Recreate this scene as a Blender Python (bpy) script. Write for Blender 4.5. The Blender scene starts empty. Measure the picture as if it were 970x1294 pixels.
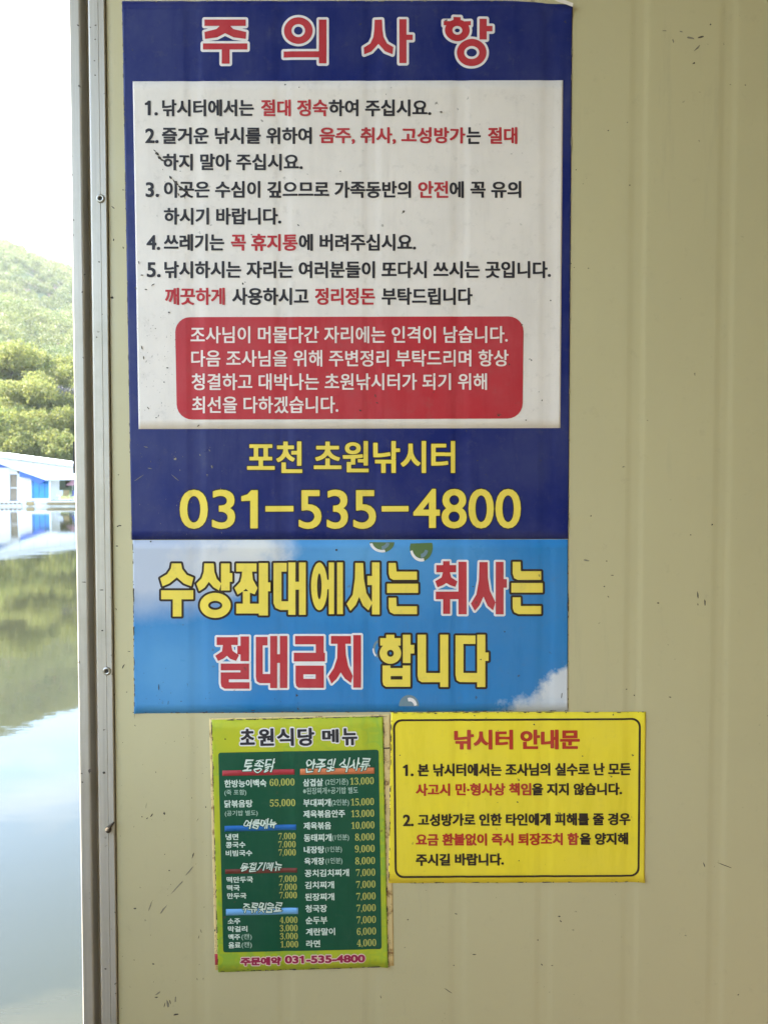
import bpy, bmesh, math, random
import numpy as np
from mathutils import Vector

SC = bpy.context.scene
COL = SC.collection
R = math.radians

# ------------------------------------------------------------------ camera
CAM_D, CAM_Z, PITCH, FPX = 1.04, 1.55, R(2.0), 972.0
WATER_Z = -0.35
cam_data = bpy.data.cameras.new('camera')
cam = bpy.data.objects.new('camera', cam_data)
COL.objects.link(cam)
cam.location = (0, -CAM_D, CAM_Z)
cam.rotation_euler = (R(90) - PITCH, 0, 0)
cam_data.sensor_fit = 'VERTICAL'
cam_data.sensor_height = 36
cam_data.lens = FPX / 1294 * 36
cam_data.clip_start = 0.02
cam_data.clip_end = 6000
cam_data.dof.use_dof = True
cam_data.dof.focus_distance = CAM_D
cam_data.dof.aperture_fstop = 12
SC.camera = cam

# ------------------------------------------------------------------ sky, sun, exposure
SUN_ELEV, SUN_AZ = R(44), R(-84)          # azimuth measured from +Y towards +X
sd = Vector((math.sin(SUN_AZ) * math.cos(SUN_ELEV), math.cos(SUN_AZ) * math.cos(SUN_ELEV), math.sin(SUN_ELEV)))
world = bpy.data.worlds.new('World')
SC.world = world
world.use_nodes = True
wn, wl = world.node_tree.nodes, world.node_tree.links
wn.clear()
wo = wn.new('ShaderNodeOutputWorld')
bg = wn.new('ShaderNodeBackground')
sky = wn.new('ShaderNodeTexSky')
sky.sky_type = 'NISHITA'
sky.sun_disc = False
sky.sun_elevation = SUN_ELEV
sky.sun_rotation = SUN_AZ
sky.air_density = 1.2
sky.dust_density = 0.3
bg.inputs['Strength'].default_value = 0.13
wtc = wn.new('ShaderNodeTexCoord')
wmap = wn.new('ShaderNodeMapping'); wmap.inputs['Scale'].default_value = (1.0, 1.0, 3.2)
wns = wn.new('ShaderNodeTexNoise'); wns.inputs['Scale'].default_value = 2.3; wns.inputs['Detail'].default_value = 6
wrp = wn.new('ShaderNodeValToRGB'); wrp.color_ramp.elements[0].position = 0.52; wrp.color_ramp.elements[1].position = 0.72
wmx = wn.new('ShaderNodeMix'); wmx.data_type = 'RGBA'
wmx.inputs[7].default_value = (5.6, 5.9, 6.5, 1)
wl.new(wtc.outputs['Generated'], wmap.inputs['Vector'])
wl.new(wmap.outputs['Vector'], wns.inputs['Vector'])
wl.new(wns.outputs['Fac'], wrp.inputs['Fac'])
wl.new(wrp.outputs['Color'], wmx.inputs[0])
wl.new(sky.outputs['Color'], wmx.inputs[6])
wl.new(wmx.outputs[2], bg.inputs['Color'])
wl.new(bg.outputs['Background'], wo.inputs['Surface'])

sun_data = bpy.data.lights.new('sun', 'SUN')
sun_data.energy = 5.0
sun_data.angle = R(0.53)
sun_data.color = (1.0, 0.95, 0.86)
sun = bpy.data.objects.new('sun', sun_data)
COL.objects.link(sun)
sun.location = (-20, 5, 30)
sun.rotation_euler = sd.to_track_quat('Z', 'Y').to_euler()

SC.render.engine = 'CYCLES'
SC.view_settings.view_transform = 'Standard'
SC.view_settings.look = 'None'
SC.view_settings.gamma = 1.0
SC.view_settings.exposure = 3.23

# ------------------------------------------------------------------ helpers
def tag(o, label=None, cat=None, group=None, kind=None):
    if label: o['label'] = label
    if cat: o['category'] = cat
    if group: o['group'] = group
    if kind: o['kind'] = kind
    return o

def empty(name, loc=(0, 0, 0), **k):
    o = bpy.data.objects.new(name, None)
    o.location = loc
    o.empty_display_size = 0.1
    COL.objects.link(o)
    return tag(o, **k)

def link(name, me, m=None, parent=None, smooth=False, **k):
    o = bpy.data.objects.new(name, me)
    COL.objects.link(o)
    if m is not None and not me.materials: me.materials.append(m)
    if smooth:
        me.polygons.foreach_set('use_smooth', [True] * len(me.polygons))
    if parent is not None:
        o.parent = parent
        pl = Vector((0, 0, 0)); p = parent
        while p is not None:
            pl += p.location; p = p.parent
        o.location = -pl
    return tag(o, **k)

def mesh(name, v, f):
    me = bpy.data.meshes.new(name)
    me.from_pydata(v, [], f)
    me.update()
    return me

class MB:
    """collects boxes, tubes and polygons into one mesh"""
    def __init__(s): s.v = []; s.f = []
    def add(s, v, f):
        n = len(s.v); s.v += [tuple(p) for p in v]; s.f += [tuple(i + n for i in q) for q in f]; return s
    def box(s, x0, x1, y0, y1, z0, z1):
        return s.add([(x0,y0,z0),(x1,y0,z0),(x1,y1,z0),(x0,y1,z0),(x0,y0,z1),(x1,y0,z1),(x1,y1,z1),(x0,y1,z1)],
                     [(0,3,2,1),(4,5,6,7),(0,1,5,4),(1,2,6,5),(2,3,7,6),(3,0,4,7)])
    def prism(s, pts, z0, z1):            # pts: xy outline
        n = len(pts)
        return s.add([(p[0],p[1],z0) for p in pts]+[(p[0],p[1],z1) for p in pts],
                     [tuple(range(n))[::-1], tuple(range(n,2*n))]+[(i,(i+1)%n,n+(i+1)%n,n+i) for i in range(n)])
    def xprism(s, pts, x0, x1):           # pts: yz outline
        n = len(pts)
        return s.add([(x0,p[0],p[1]) for p in pts]+[(x1,p[0],p[1]) for p in pts],
                     [tuple(range(n))[::-1], tuple(range(n,2*n))]+[(i,(i+1)%n,n+(i+1)%n,n+i) for i in range(n)])
    def yprism(s, pts, y0, y1):           # pts: xz outline
        n = len(pts)
        return s.add([(p[0],y0,p[1]) for p in pts]+[(p[0],y1,p[1]) for p in pts],
                     [tuple(range(n)), tuple(range(n,2*n))[::-1]]+[((i+1)%n,i,n+i,n+(i+1)%n) for i in range(n)])
    def tube(s, a, b, r0, r1, n=8):
        a, b = Vector(a), Vector(b); d = (b-a).normalized()
        u = d.orthogonal().normalized(); w = d.cross(u)
        v = []
        for c, r in ((a, r0), (b, r1)):
            for i in range(n):
                t = 2*math.pi*i/n
                v.append(c + (u*math.cos(t)+w*math.sin(t))*r)
        return s.add(v, [(i,(i+1)%n,n+(i+1)%n,n+i) for i in range(n)]+[tuple(range(n))[::-1], tuple(range(n,2*n))])
    def build(s, name, m, parent=None, **k): return link(name, mesh(name, s.v, s.f), m, parent, **k)

# ------------------------------------------------------------------ materials
def new_mat(name):
    m = bpy.data.materials.new(name); m.use_nodes = True
    nt = m.node_tree
    return m, nt.nodes, nt.links, nt.nodes['Principled BSDF']

def mixc(n, l, fac, a, b, blend='MIX'):
    x = n.new('ShaderNodeMix'); x.data_type = 'RGBA'; x.blend_type = blend
    for sock, val in ((0, fac), (6, a), (7, b)):
        if hasattr(val, 'links') or hasattr(val, 'is_linked'): l.new(val, x.inputs[sock])
        else: x.inputs[sock].default_value = val
    return x.outputs[2]

def noise(n, l, vec, scale, detail=4, rough=0.6, lo=0.4, hi=0.6, stretch=None):
    if stretch:
        mp = n.new('ShaderNodeMapping'); mp.inputs['Scale'].default_value = stretch
        l.new(vec, mp.inputs['Vector']); vec = mp.outputs['Vector']
    t = n.new('ShaderNodeTexNoise'); t.inputs['Scale'].default_value = scale
    t.inputs['Detail'].default_value = detail; t.inputs['Roughness'].default_value = rough
    l.new(vec, t.inputs['Vector'])
    mr = n.new('ShaderNodeMapRange'); mr.inputs['From Min'].default_value = lo; mr.inputs['From Max'].default_value = hi
    l.new(t.outputs['Fac'], mr.inputs['Value'])
    return mr.outputs['Result']

def specks(n, l, vec, scale, size, density):
    """small irregular dirt flecks: a voronoi cell core, kept in only some cells and some areas"""
    nz = n.new('ShaderNodeTexNoise'); nz.inputs['Scale'].default_value = scale * 3; nz.inputs['Detail'].default_value = 2
    l.new(vec, nz.inputs['Vector'])
    ad = n.new('ShaderNodeVectorMath'); ad.operation = 'MULTIPLY_ADD'
    l.new(nz.outputs['Color'], ad.inputs[0]); ad.inputs[1].default_value = (0.6/scale,)*3; l.new(vec, ad.inputs[2])
    v = n.new('ShaderNodeTexVoronoi'); v.inputs['Scale'].default_value = scale
    l.new(ad.outputs[0], v.inputs['Vector'])
    lt = n.new('ShaderNodeMapRange'); lt.inputs['From Min'].default_value = size; lt.inputs['From Max'].default_value = size*0.55
    l.new(v.outputs['Distance'], lt.inputs['Value'])
    sp = n.new('ShaderNodeSeparateColor'); l.new(v.outputs['Color'], sp.inputs[0])
    c = n.new('ShaderNodeMath'); c.operation = 'LESS_THAN'; c.inputs[1].default_value = density
    l.new(sp.outputs[0], c.inputs[0])
    m = n.new('ShaderNodeMath'); m.operation = 'MULTIPLY'
    l.new(lt.outputs['Result'], m.inputs[0]); l.new(c.outputs[0], m.inputs[1])
    k = n.new('ShaderNodeMath'); k.operation = 'MULTIPLY'
    l.new(m.outputs[0], k.inputs[0]); l.new(noise(n, l, vec, 5, 2, 0.5, 0.42, 0.56), k.inputs[1])
    return k.outputs[0]

def film(name, col, rough=0.38, mottle=0.12, dirt=0.55, spec=0.22):
    """printed plastic film, weathered: faint fading, vertical rub streaks, dirt flecks"""
    m, n, l, b = new_mat(name)
    g = n.new('ShaderNodeNewGeometry').outputs['Position']
    c = (*col, 1)
    fade = tuple(x*(1-mottle)+mottle*0.32 for x in col) + (1,)
    a = mixc(n, l, noise(n, l, g, 9, 6, 0.65, 0.35, 0.75), c, fade)
    dk = tuple(x*0.86 for x in col) + (1,)
    a2 = mixc(n, l, noise(n, l, g, 30, 5, 0.7, 0.5, 0.8, (1, 1, 0.16)), a, dk)
    a3 = mixc(n, l, specks(n, l, g, 70, 0.15, 0.16), a2, (0.07, 0.06, 0.045, 1))
    mx = n.new('ShaderNodeMath'); mx.operation = 'MULTIPLY'; mx.inputs[1].default_value = dirt*0.35
    l.new(noise(n, l, g, 55, 6, 0.75, 0.56, 0.72), mx.inputs[0])
    a4 = mixc(n, l, mx.outputs[0], a3, (0.16, 0.14, 0.11, 1))
    l.new(a4, b.inputs['Base Color'])
    r = n.new('ShaderNodeMapRange'); r.inputs['To Min'].default_value = rough-0.06; r.inputs['To Max'].default_value = rough+0.14
    l.new(noise(n, l, g, 14, 5, 0.6, 0.3, 0.7), r.inputs['Value'])
    l.new(r.outputs['Result'], b.inputs['Roughness'])
    b.inputs['Specular IOR Level'].default_value = spec
    bp = n.new('ShaderNodeBump'); bp.inputs['Strength'].default_value = 0.08; bp.inputs['Distance'].default_value = 0.0025
    l.new(noise(n, l, g, 11, 3, 0.5, 0, 1, (1, 1, 0.35)), bp.inputs['Height'])
    l.new(bp.outputs['Normal'], b.inputs['Normal'])
    return m

M = {}
M['navy'] = film('navy_film', (0.006, 0.015, 0.130), 0.33)
M['white_film'] = film('white_film', (0.78, 0.715, 0.645), 0.42, 0.2)
M['red'] = film('red_ink', (0.47, 0.030, 0.040), 0.38)
M['cream'] = film('cream_ink', (0.80, 0.70, 0.64), 0.4)
M['black'] = film('black_ink', (0.030, 0.028, 0.034), 0.45, 0.04)
M['yellow_ink'] = film('yellow_ink', (0.82, 0.64, 0.085), 0.4)
M['dark_outline'] = film('dark_outline_ink', (0.035, 0.022, 0.014), 0.45, 0.03)
M['outline_white'] = film('white_outline_ink', (0.78, 0.74, 0.72), 0.4)
M['yellow_board'] = film('yellow_film', (0.84, 0.67, 0.035), 0.4, 0.08, 0.25)
M['notice_red'] = film('notice_red_ink', (0.46, 0.035, 0.015), 0.42)
M['menu_dark'] = film('dark_green_film', (0.009, 0.082, 0.040), 0.4, 0.04, 0.2)
M['menu_text'] = film('menu_white_ink', (0.66, 0.76, 0.66), 0.5, 0.1, 0.1)
M['menu_thin'] = film('menu_grey_ink', (0.38, 0.52, 0.42), 0.5, 0.1, 0.1)
M['price'] = film('price_yellow_ink', (0.46, 0.47, 0.11), 0.5, 0.1, 0.1)
M['bar_red'] = film('bar_red_ink', (0.42, 0.035, 0.045), 0.45)
M['bar_orange'] = film('bar_orange_ink', (0.66, 0.20, 0.075), 0.45)
M['bar_blue'] = film('bar_blue_ink', (0.010, 0.13, 0.42), 0.45)
M['bar_brown'] = film('bar_brown_ink', (0.16, 0.035, 0.022), 0.45)
M['bar_sky'] = film('bar_light_blue_ink', (0.17, 0.42, 0.76), 0.45)
M['magenta'] = film('magenta_ink', (0.33, 0.012, 0.060), 0.45)
M['pink'] = film('pink_outline_ink', (0.80, 0.58, 0.52), 0.45)

def mat_menu_green():
    m = film('light_green_film', (0.38, 0.47, 0.020), 0.4, 0.1, 0.5)
    n, l = m.node_tree.nodes, m.node_tree.links
    b = n['Principled BSDF']
    src = b.inputs['Base Color'].links[0].from_socket
    g = n.new('ShaderNodeNewGeometry').outputs['Position']
    w = n.new('ShaderNodeTexVoronoi'); w.distance = 'CHEBYCHEV'; w.feature = 'SMOOTH_F1'
    w.inputs['Scale'].default_value = 45; w.inputs['Randomness'].default_value = 0.5
    l.new(g, w.inputs['Vector'])
    s = n.new('ShaderNodeMath'); s.operation = 'SINE'
    k = n.new('ShaderNodeMath'); k.operation = 'MULTIPLY'; k.inputs[1].default_value = 30
    l.new(w.outputs['Distance'], k.inputs[0]); l.new(k.outputs[0], s.inputs[0])
    r = n.new('ShaderNodeMapRange'); r.inputs['From Min'].default_value = 0.2; r.inputs['From Max'].default_value = 0.9
    r.inputs['To Max'].default_value = 0.9
    l.new(s.outputs[0], r.inputs['Value'])
    o = mixc(n, l, r.outputs['Result'], src, (0.27, 0.42, 0.045, 1))
    o = mixc(n, l, noise(n, l, g, 6, 3, 0.5, 0.45, 0.62), o, (0.48, 0.50, 0.03, 1), 'MIX')
    l.new(o, b.inputs['Base Color'])
    return m
M['menu_green'] = mat_menu_green()

def mat_old():
    m = film('yellowed_paper_film', (0.70, 0.52, 0.22), 0.5, 0.2, 0.9)
    n, l = m.node_tree.nodes, m.node_tree.links
    b = n['Principled BSDF']
    src = b.inputs['Base Color'].links[0].from_socket
    g = n.new('ShaderNodeNewGeometry').outputs['Position']
    o = mixc(n, l, noise(n, l, g, 60, 5, 0.7, 0.52, 0.66), src, (0.22, 0.10, 0.03, 1))
    l.new(o, b.inputs['Base Color'])
    return m
M['old'] = mat_old()

def mat_wall():
    m, n, l, b = new_mat('cream_painted_steel')
    g = n.new('ShaderNodeNewGeometry').outputs['Position']
    c = mixc(n, l, noise(n, l, g, 2.2, 5, 0.6, 0.3, 0.75), (0.525, 0.470, 0.270, 1), (0.49, 0.438, 0.252, 1))
    c = mixc(n, l, noise(n, l, g, 22, 6, 0.7, 0.60, 0.95, (1, 1, 0.12)), c, (0.38, 0.345, 0.215, 1))
    c = mixc(n, l, specks(n, l, g, 33, 0.07, 0.07), c, (0.10, 0.085, 0.06, 1))
    c = mixc(n, l, specks(n, l, g, 95, 0.12, 0.05), c, (0.16, 0.14, 0.095, 1))
    k = n.new('ShaderNodeMath'); k.operation = 'MULTIPLY'; k.inputs[1].default_value = 0.22
    l.new(noise(n, l, g, 38, 8, 0.8, 0.57, 0.75), k.inputs[0])
    c = mixc(n, l, k.outputs[0], c, (0.20, 0.17, 0.11, 1))
    l.new(c, b.inputs['Base Color'])
    r = n.new('ShaderNodeMapRange'); r.inputs['To Min'].default_value = 0.34; r.inputs['To Max'].default_value = 0.5
    l.new(noise(n, l, g, 7, 5, 0.6, 0.3, 0.7), r.inputs['Value']); l.new(r.outputs['Result'], b.inputs['Roughness'])
    bp = n.new('ShaderNodeBump'); bp.inputs['Strength'].default_value = 0.10; bp.inputs['Distance'].default_value = 0.004
    l.new(noise(n, l, g, 5, 3, 0.5, 0, 1, (1, 1, 0.3)), bp.inputs['Height'])
    l.new(bp.outputs['Normal'], b.inputs['Normal'])
    return m
M['wall'] = mat_wall()

def mat_alu():
    m, n, l, b = new_mat('weathered_aluminium')
    g = n.new('ShaderNodeNewGeometry').outputs['Position']
    c = mixc(n, l, noise(n, l, g, 120, 5, 0.7, 0.35, 0.7, (1, 1, 0.02)), (0.50, 0.465, 0.40, 1), (0.38, 0.35, 0.30, 1))
    c = mixc(n, l, noise(n, l, g, 9, 6, 0.7, 0.5, 0.75), c, (0.38, 0.35, 0.28, 1))
    c = mixc(n, l, specks(n, l, g, 90, 0.17, 0.2), c, (0.08, 0.065, 0.05, 1))
    l.new(c, b.inputs['Base Color'])
    b.inputs['Metallic'].default_value = 0.3
    b.inputs['Roughness'].default_value = 0.42
    return m
M['alu'] = mat_alu()

def plain(name, col, rough=0.6, metal=0.0, var=0.2, scale=4):
    m, n, l, b = new_mat(name)
    g = n.new('ShaderNodeNewGeometry').outputs['Position']
    c = mixc(n, l, noise(n, l, g, scale, 5, 0.6, 0.3, 0.75), (*col, 1), tuple(x*(1-var) for x in col)+(1,))
    l.new(c, b.inputs['Base Color'])
    b.inputs['Roughness'].default_value = rough
    b.inputs['Metallic'].default_value = metal
    return m
M['steel'] = plain('rivet_steel', (0.45, 0.43, 0.38), 0.35, 0.8, 0.3, 300)
M['hole'] = plain('dark_rivet_core', (0.02, 0.018, 0.015), 0.8)
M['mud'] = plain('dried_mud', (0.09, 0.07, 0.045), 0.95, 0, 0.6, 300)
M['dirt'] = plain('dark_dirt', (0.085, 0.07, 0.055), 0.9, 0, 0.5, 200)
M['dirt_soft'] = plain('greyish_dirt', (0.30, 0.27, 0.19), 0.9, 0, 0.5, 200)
M['rubber'] = plain('black_rubber', (0.02, 0.02, 0.02), 0.6)
M['deck'] = plain('dark_deck_boards', (0.085, 0.07, 0.055), 0.8, 0, 0.4, 3)
M['timber'] = plain('stained_timber_wall', (0.46, 0.36, 0.20), 0.7, 0, 0.25, 3)
M['ceiling'] = plain('ceiling_board', (0.55, 0.53, 0.46), 0.7, 0, 0.15, 2)

# ------------------------------------------------------------------ from photograph pixel to the wall plane
def W(px, py):
    sx, sy = (px - 485) / FPX, (647 - py) / FPX
    dy = math.cos(PITCH) + sy * math.sin(PITCH)
    dz = -math.sin(PITCH) + sy * math.cos(PITCH)
    t = CAM_D / dy
    return sx * t, CAM_Z + dz * t

def Wn(p):
    sx, sy = (p[:, 0] - 485) / FPX, (647 - p[:, 1]) / FPX
    dy = math.cos(PITCH) + sy * math.sin(PITCH)
    dz = -math.sin(PITCH) + sy * math.cos(PITCH)
    t = CAM_D / dy
    return sx * t, CAM_Z + dz * t

RIB0, RIBS = W(252, 1000)[0], W(576, 1000)[0] - W(467, 1000)[0]
def prof(X):
    """depth (positive = into the wall) of the shallow pressed ribs"""
    X = np.asarray(X, dtype=float)
    u = (X - RIB0 + RIBS/2) % RIBS - RIBS/2
    hw, fl = 0.0145, 0.0035
    a = np.clip((np.abs(u) - fl) / (hw - fl), 0, 1)
    return 0.00055 * (1 - (0.5 - 0.5*np.cos(math.pi*a)))

# ------------------------------------------------------------------ sheets that follow the wall
def sheet(name, quad, off, m, parent=None, thick=0.0004, curl=None, edge=None, **k):
    """quad: photo pixels TL, TR, BR, BL; off: height in front of the wall"""
    (tl, tr, br, bl) = [np.array(q, float) for q in quad]
    w = max(np.linalg.norm(tr-tl), np.linalg.norm(br-bl)); h = max(np.linalg.norm(bl-tl), np.linalg.norm(br-tr))
    nx, ny = max(2, int(w/2)), max(2, int(h/12))
    u = np.linspace(0, 1, nx+1); v = np.linspace(0, 1, ny+1)
    U, V = np.meshgrid(u, v)
    P = ((1-U)*(1-V))[..., None]*tl + (U*(1-V))[..., None]*tr + (U*V)[..., None]*br + ((1-U)*V)[..., None]*bl
    if edge is not None: P = edge(P, U, V)
    X, Z = Wn(P.reshape(-1, 2))
    Y = prof(X) - off
    if curl is not None: Y = Y - curl(P.reshape(-1, 2))
    n = len(X)
    vs = np.stack([np.concatenate([X, X]), np.concatenate([Y, Y + thick]), np.concatenate([Z, Z])], 1)
    fs = []
    W1 = nx+1
    for j in range(ny):
        for i in range(nx):
            a = j*W1+i
            fs.append((a, a+W1, a+W1+1, a+1))
    per = [i for i in range(nx+1)] + [j*W1+nx for j in range(1, ny+1)] + [ny*W1+i for i in range(nx-1, -1, -1)] + [j*W1 for j in range(ny-1, 0, -1)]
    for q in range(len(per)):
        a, b = per[q], per[(q+1) % len(per)]
        fs.append((a, b, b+n, a+n))
    me = mesh(name, vs.tolist(), fs)
    o = link(name, me, m, parent, **k)
    sm = [True]*(nx*ny) + [False]*len(per)
    me.polygons.foreach_set('use_smooth', sm)
    return o

# ------------------------------------------------------------------ filled outlines (letters, frames) by distance field
_cache = {}
def typeset(bodies):
    """outlines of all the runs at once: one text block, one run per line"""
    c = bpy.data.curves.new('type', 'FONT'); c.body = '\n'.join(bodies); c.space_line = 3.0
    o = bpy.data.objects.new('type', c); COL.objects.link(o)
    bpy.context.view_layer.update()
    cu = o.to_curve(bpy.context.evaluated_depsgraph_get())
    for body in bodies: _cache[body] = []
    for s in cu.splines:
        pts = []
        if s.type == 'BEZIER':
            bp = s.bezier_points; n = len(bp)
            for i in range(n):
                a, b = bp[i], bp[(i+1) % n]
                p0, p1, p2, p3 = (np.array(q[:2]) for q in (a.co, a.handle_right, b.handle_left, b.co))
                L = np.linalg.norm(p3-p0)
                cr = lambda u, v: abs(u[0]*v[1]-u[1]*v[0])
                k = 1 if cr(p1-p0, p3-p0) < 1e-4*L+1e-9 and cr(p2-p0, p3-p0) < 1e-4*L+1e-9 else 5
                for j in range(k):
                    t = j/k
                    pts.append((1-t)**3*p0+3*(1-t)**2*t*p1+3*(1-t)*t*t*p2+t**3*p3)
        else:
            pts = [np.array(q.co[:2]) for q in s.points]
        if len(pts) < 3: continue
        pts = np.array(pts); line = int(round(-(pts[:, 1].mean()-0.35)/3.0))
        _cache[bodies[line]].append(pts)
    o.to_curve_clear()
    bpy.data.objects.remove(o); bpy.data.curves.remove(c)
    for body in bodies:
        if all(ch in '0123456789.,- ' for ch in body):
            for i, p in enumerate(_cache[body]):              # the typeface's bare 1 gets its flag
                (xa, ya), (xb, yb_) = p.min(0), p.max(0)
                if xb-xa < 0.14 and yb_-ya > 0.55:
                    q = np.array([(xa, ya), (xb, ya), (xb, yb_), (xa+.01, yb_), (xa-.05, yb_-.075), (xa-.15, yb_-.11), (xa-.15, yb_-.18), (xa, yb_-.17)])
                    ar = lambda z: ((z[:, 0]*np.roll(z[:, 1], -1))-(z[:, 1]*np.roll(z[:, 0], -1))).sum()
                    _cache[body][i] = q if ar(q)*ar(p) > 0 else q[::-1]

def segs_of(paths):
    a = np.concatenate(paths); b = np.concatenate([np.roll(p, -1, 0) for p in paths])
    return a, b

TABLE = {1: [(0, 'a', 'd')], 2: [], }
def field_mesh(paths, off, step, yoff, name, pnorm=2.0, ky=1.0):
    """region within `off` of the filled paths (pixel space) -> flat mesh following the wall at height yoff"""
    A, B = segs_of(paths)
    lo = np.minimum(A, B).min(0) - off - 2*step; hi = np.maximum(A, B).max(0) + off + 2*step
    nx = int(math.ceil((hi[0]-lo[0])/step)); ny = int(math.ceil((hi[1]-lo[1])/step))
    xs = lo[0] + np.arange(nx+1)*step; ys = lo[1] + np.arange(ny+1)*step
    F = np.full((nx+1, ny+1), 1e3, np.float32)
    C = 24
    for c0 in range(0, nx+1, C):
        cx = xs[c0:c0+C]
        rad = off + 2*step
        sel = (np.maximum(A[:, 0], B[:, 0]) > cx[0]-rad) & (np.minimum(A[:, 0], B[:, 0]) < cx[-1]+rad)
        if not sel.any(): continue
        a, b = A[sel], B[sel]
        # winding by rays along y
        x1, x2 = a[:, 0], b[:, 0]
        up = (x1[None] <= cx[:, None]) & (x2[None] > cx[:, None]); dn = (x2[None] <= cx[:, None]) & (x1[None] > cx[:, None])
        dx = np.where(x2 == x1, 1, x2-x1)
        yc = a[:, 1][None] + (cx[:, None]-x1[None])/dx[None]*(b[:, 1]-a[:, 1])[None]
        s = up.astype(np.int8) - dn.astype(np.int8)
        wnd = ((yc[:, None, :] > ys[None, :, None]) * s[:, None, :]).sum(2)
        # distance
        d = (b-a); L2 = (d*d).sum(1) + 1e-12
        gx, gy = np.meshgrid(cx, ys, indexing='ij')
        px, py = gx[..., None]-a[:, 0], gy[..., None]-a[:, 1]
        t = np.clip((px*d[:, 0]+py*d[:, 1])/L2, 0, 1)
        ex, ey = px-t*d[:, 0], (py-t*d[:, 1])*ky
        if pnorm == 2: dist = np.sqrt((ex*ex+ey*ey).min(2))
        else: dist = ((ex**4+ey**4).min(2))**0.25
        F[c0:c0+C] = np.where(wnd != 0, -np.maximum(dist, 1e-3), dist)
    F -= off
    F = np.where(np.abs(F) < 1e-5, 1e-5, F)
    I = F < 0
    V = []; P = []
    full = I[:-1, :-1] & I[1:, :-1] & I[:-1, 1:] & I[1:, 1:]
    anyc = I[:-1, :-1] | I[1:, :-1] | I[:-1, 1:] | I[1:, 1:]
    cap = max(1, int(14/step))
    for i in range(nx):
        col = full[i]
        if not col.any(): continue
        e = np.flatnonzero(np.diff(np.concatenate([[0], col.view(np.int8), [0]])))
        for q in range(0, len(e), 2):
            j0, j1 = int(e[q]), int(e[q+1])
            while j0 < j1:
                j2 = min(j1, j0+cap); n = len(V)
                V += [(xs[i], ys[j0]), (xs[i], ys[j2]), (xs[i+1], ys[j2]), (xs[i+1], ys[j0])]
                P.append((n, n+1, n+2, n+3)); j0 = j2
    part = np.argwhere(anyc & ~full)
    for i, j in part:
        cs = ((i, j), (i, j+1), (i+1, j+1), (i+1, j))
        poly = []
        for k in range(4):
            p, q = cs[k], cs[(k+1) % 4]
            fp, fq = F[p], F[q]
            if fp < 0: poly.append((xs[p[0]], ys[p[1]]))
            if (fp < 0) != (fq < 0):
                t = fp/(fp-fq)
                poly.append((xs[p[0]]+(xs[q[0]]-xs[p[0]])*t, ys[p[1]]+(ys[q[1]]-ys[p[1]])*t))
        if len(poly) >= 3:
            n = len(V); V += poly; P.append(tuple(range(n, n+len(poly))))
    if not V: return None
    pa = np.array(V)
    X, Z = Wn(pa)
    Y = prof(X) - yoff
    return mesh(name, np.stack([X, Y, Z], 1).tolist(), P)

def fit(paths, x0, x1, y0, y1, w=0.0, slope=0.0, slant=0.0, wob=0.0):
    allp = np.concatenate(paths); lo, hi = allp.min(0), allp.max(0)
    x0 += w; x1 -= w; y0 += w; y1 -= w
    out = []
    for p in paths:
        u = (p[:, 0]-lo[0])/(hi[0]-lo[0]); v = (hi[1]-p[:, 1])/(hi[1]-lo[1])
        x = x0+u*(x1-x0); y = y0+v*(y1-y0)
        x = x - slant*(y-(y0+y1)/2)
        if wob:                                         # brush hand: strokes sway and lines bounce
            x, y = x + wob*np.sin(y*0.75+x*0.21), y + wob*1.1*np.sin(x*0.62+1) + wob*0.6*np.sin(x*0.21+y*0.5)
        if slope:
            xm, ym = x0, (y0+y1)/2
            x, y = x - slope*(y-ym), y + slope*(x-xm)
        out.append(np.stack([x, y], 1))
    return out

_runs = []
def text(*a, **k): _runs.append((a, k))      # printed at the end, when every run has been typeset
def print_runs():
    typeset(list(dict.fromkeys(a[1] for a, k in _runs)))
    for a, k in _runs: print_run(*a, **k)
def print_run(parent, body, x0, x1, y0, y1, m, w=0.8, off=0.0, outline=None, ow=0, slope=0.0, slant=0.0, step=0.5, p=4, label=None, ky=1.35, wob=0.0):
    """one printed run; the ink box is given in photograph pixels"""
    paths = fit(_cache[body], x0, x1, y0, y1, w, slope, slant, wob)
    me = field_mesh(paths, w, step, off+0.0004, 'lettering', p, ky)
    o = link('lettering', me, m, parent)
    if label: o['label'] = label
    if outline is not None:
        me2 = field_mesh(paths, w+ow, step, off+0.0002, 'letter_outline', 2)
        link('letter_outline', me2, outline, o)
    return o

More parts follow.
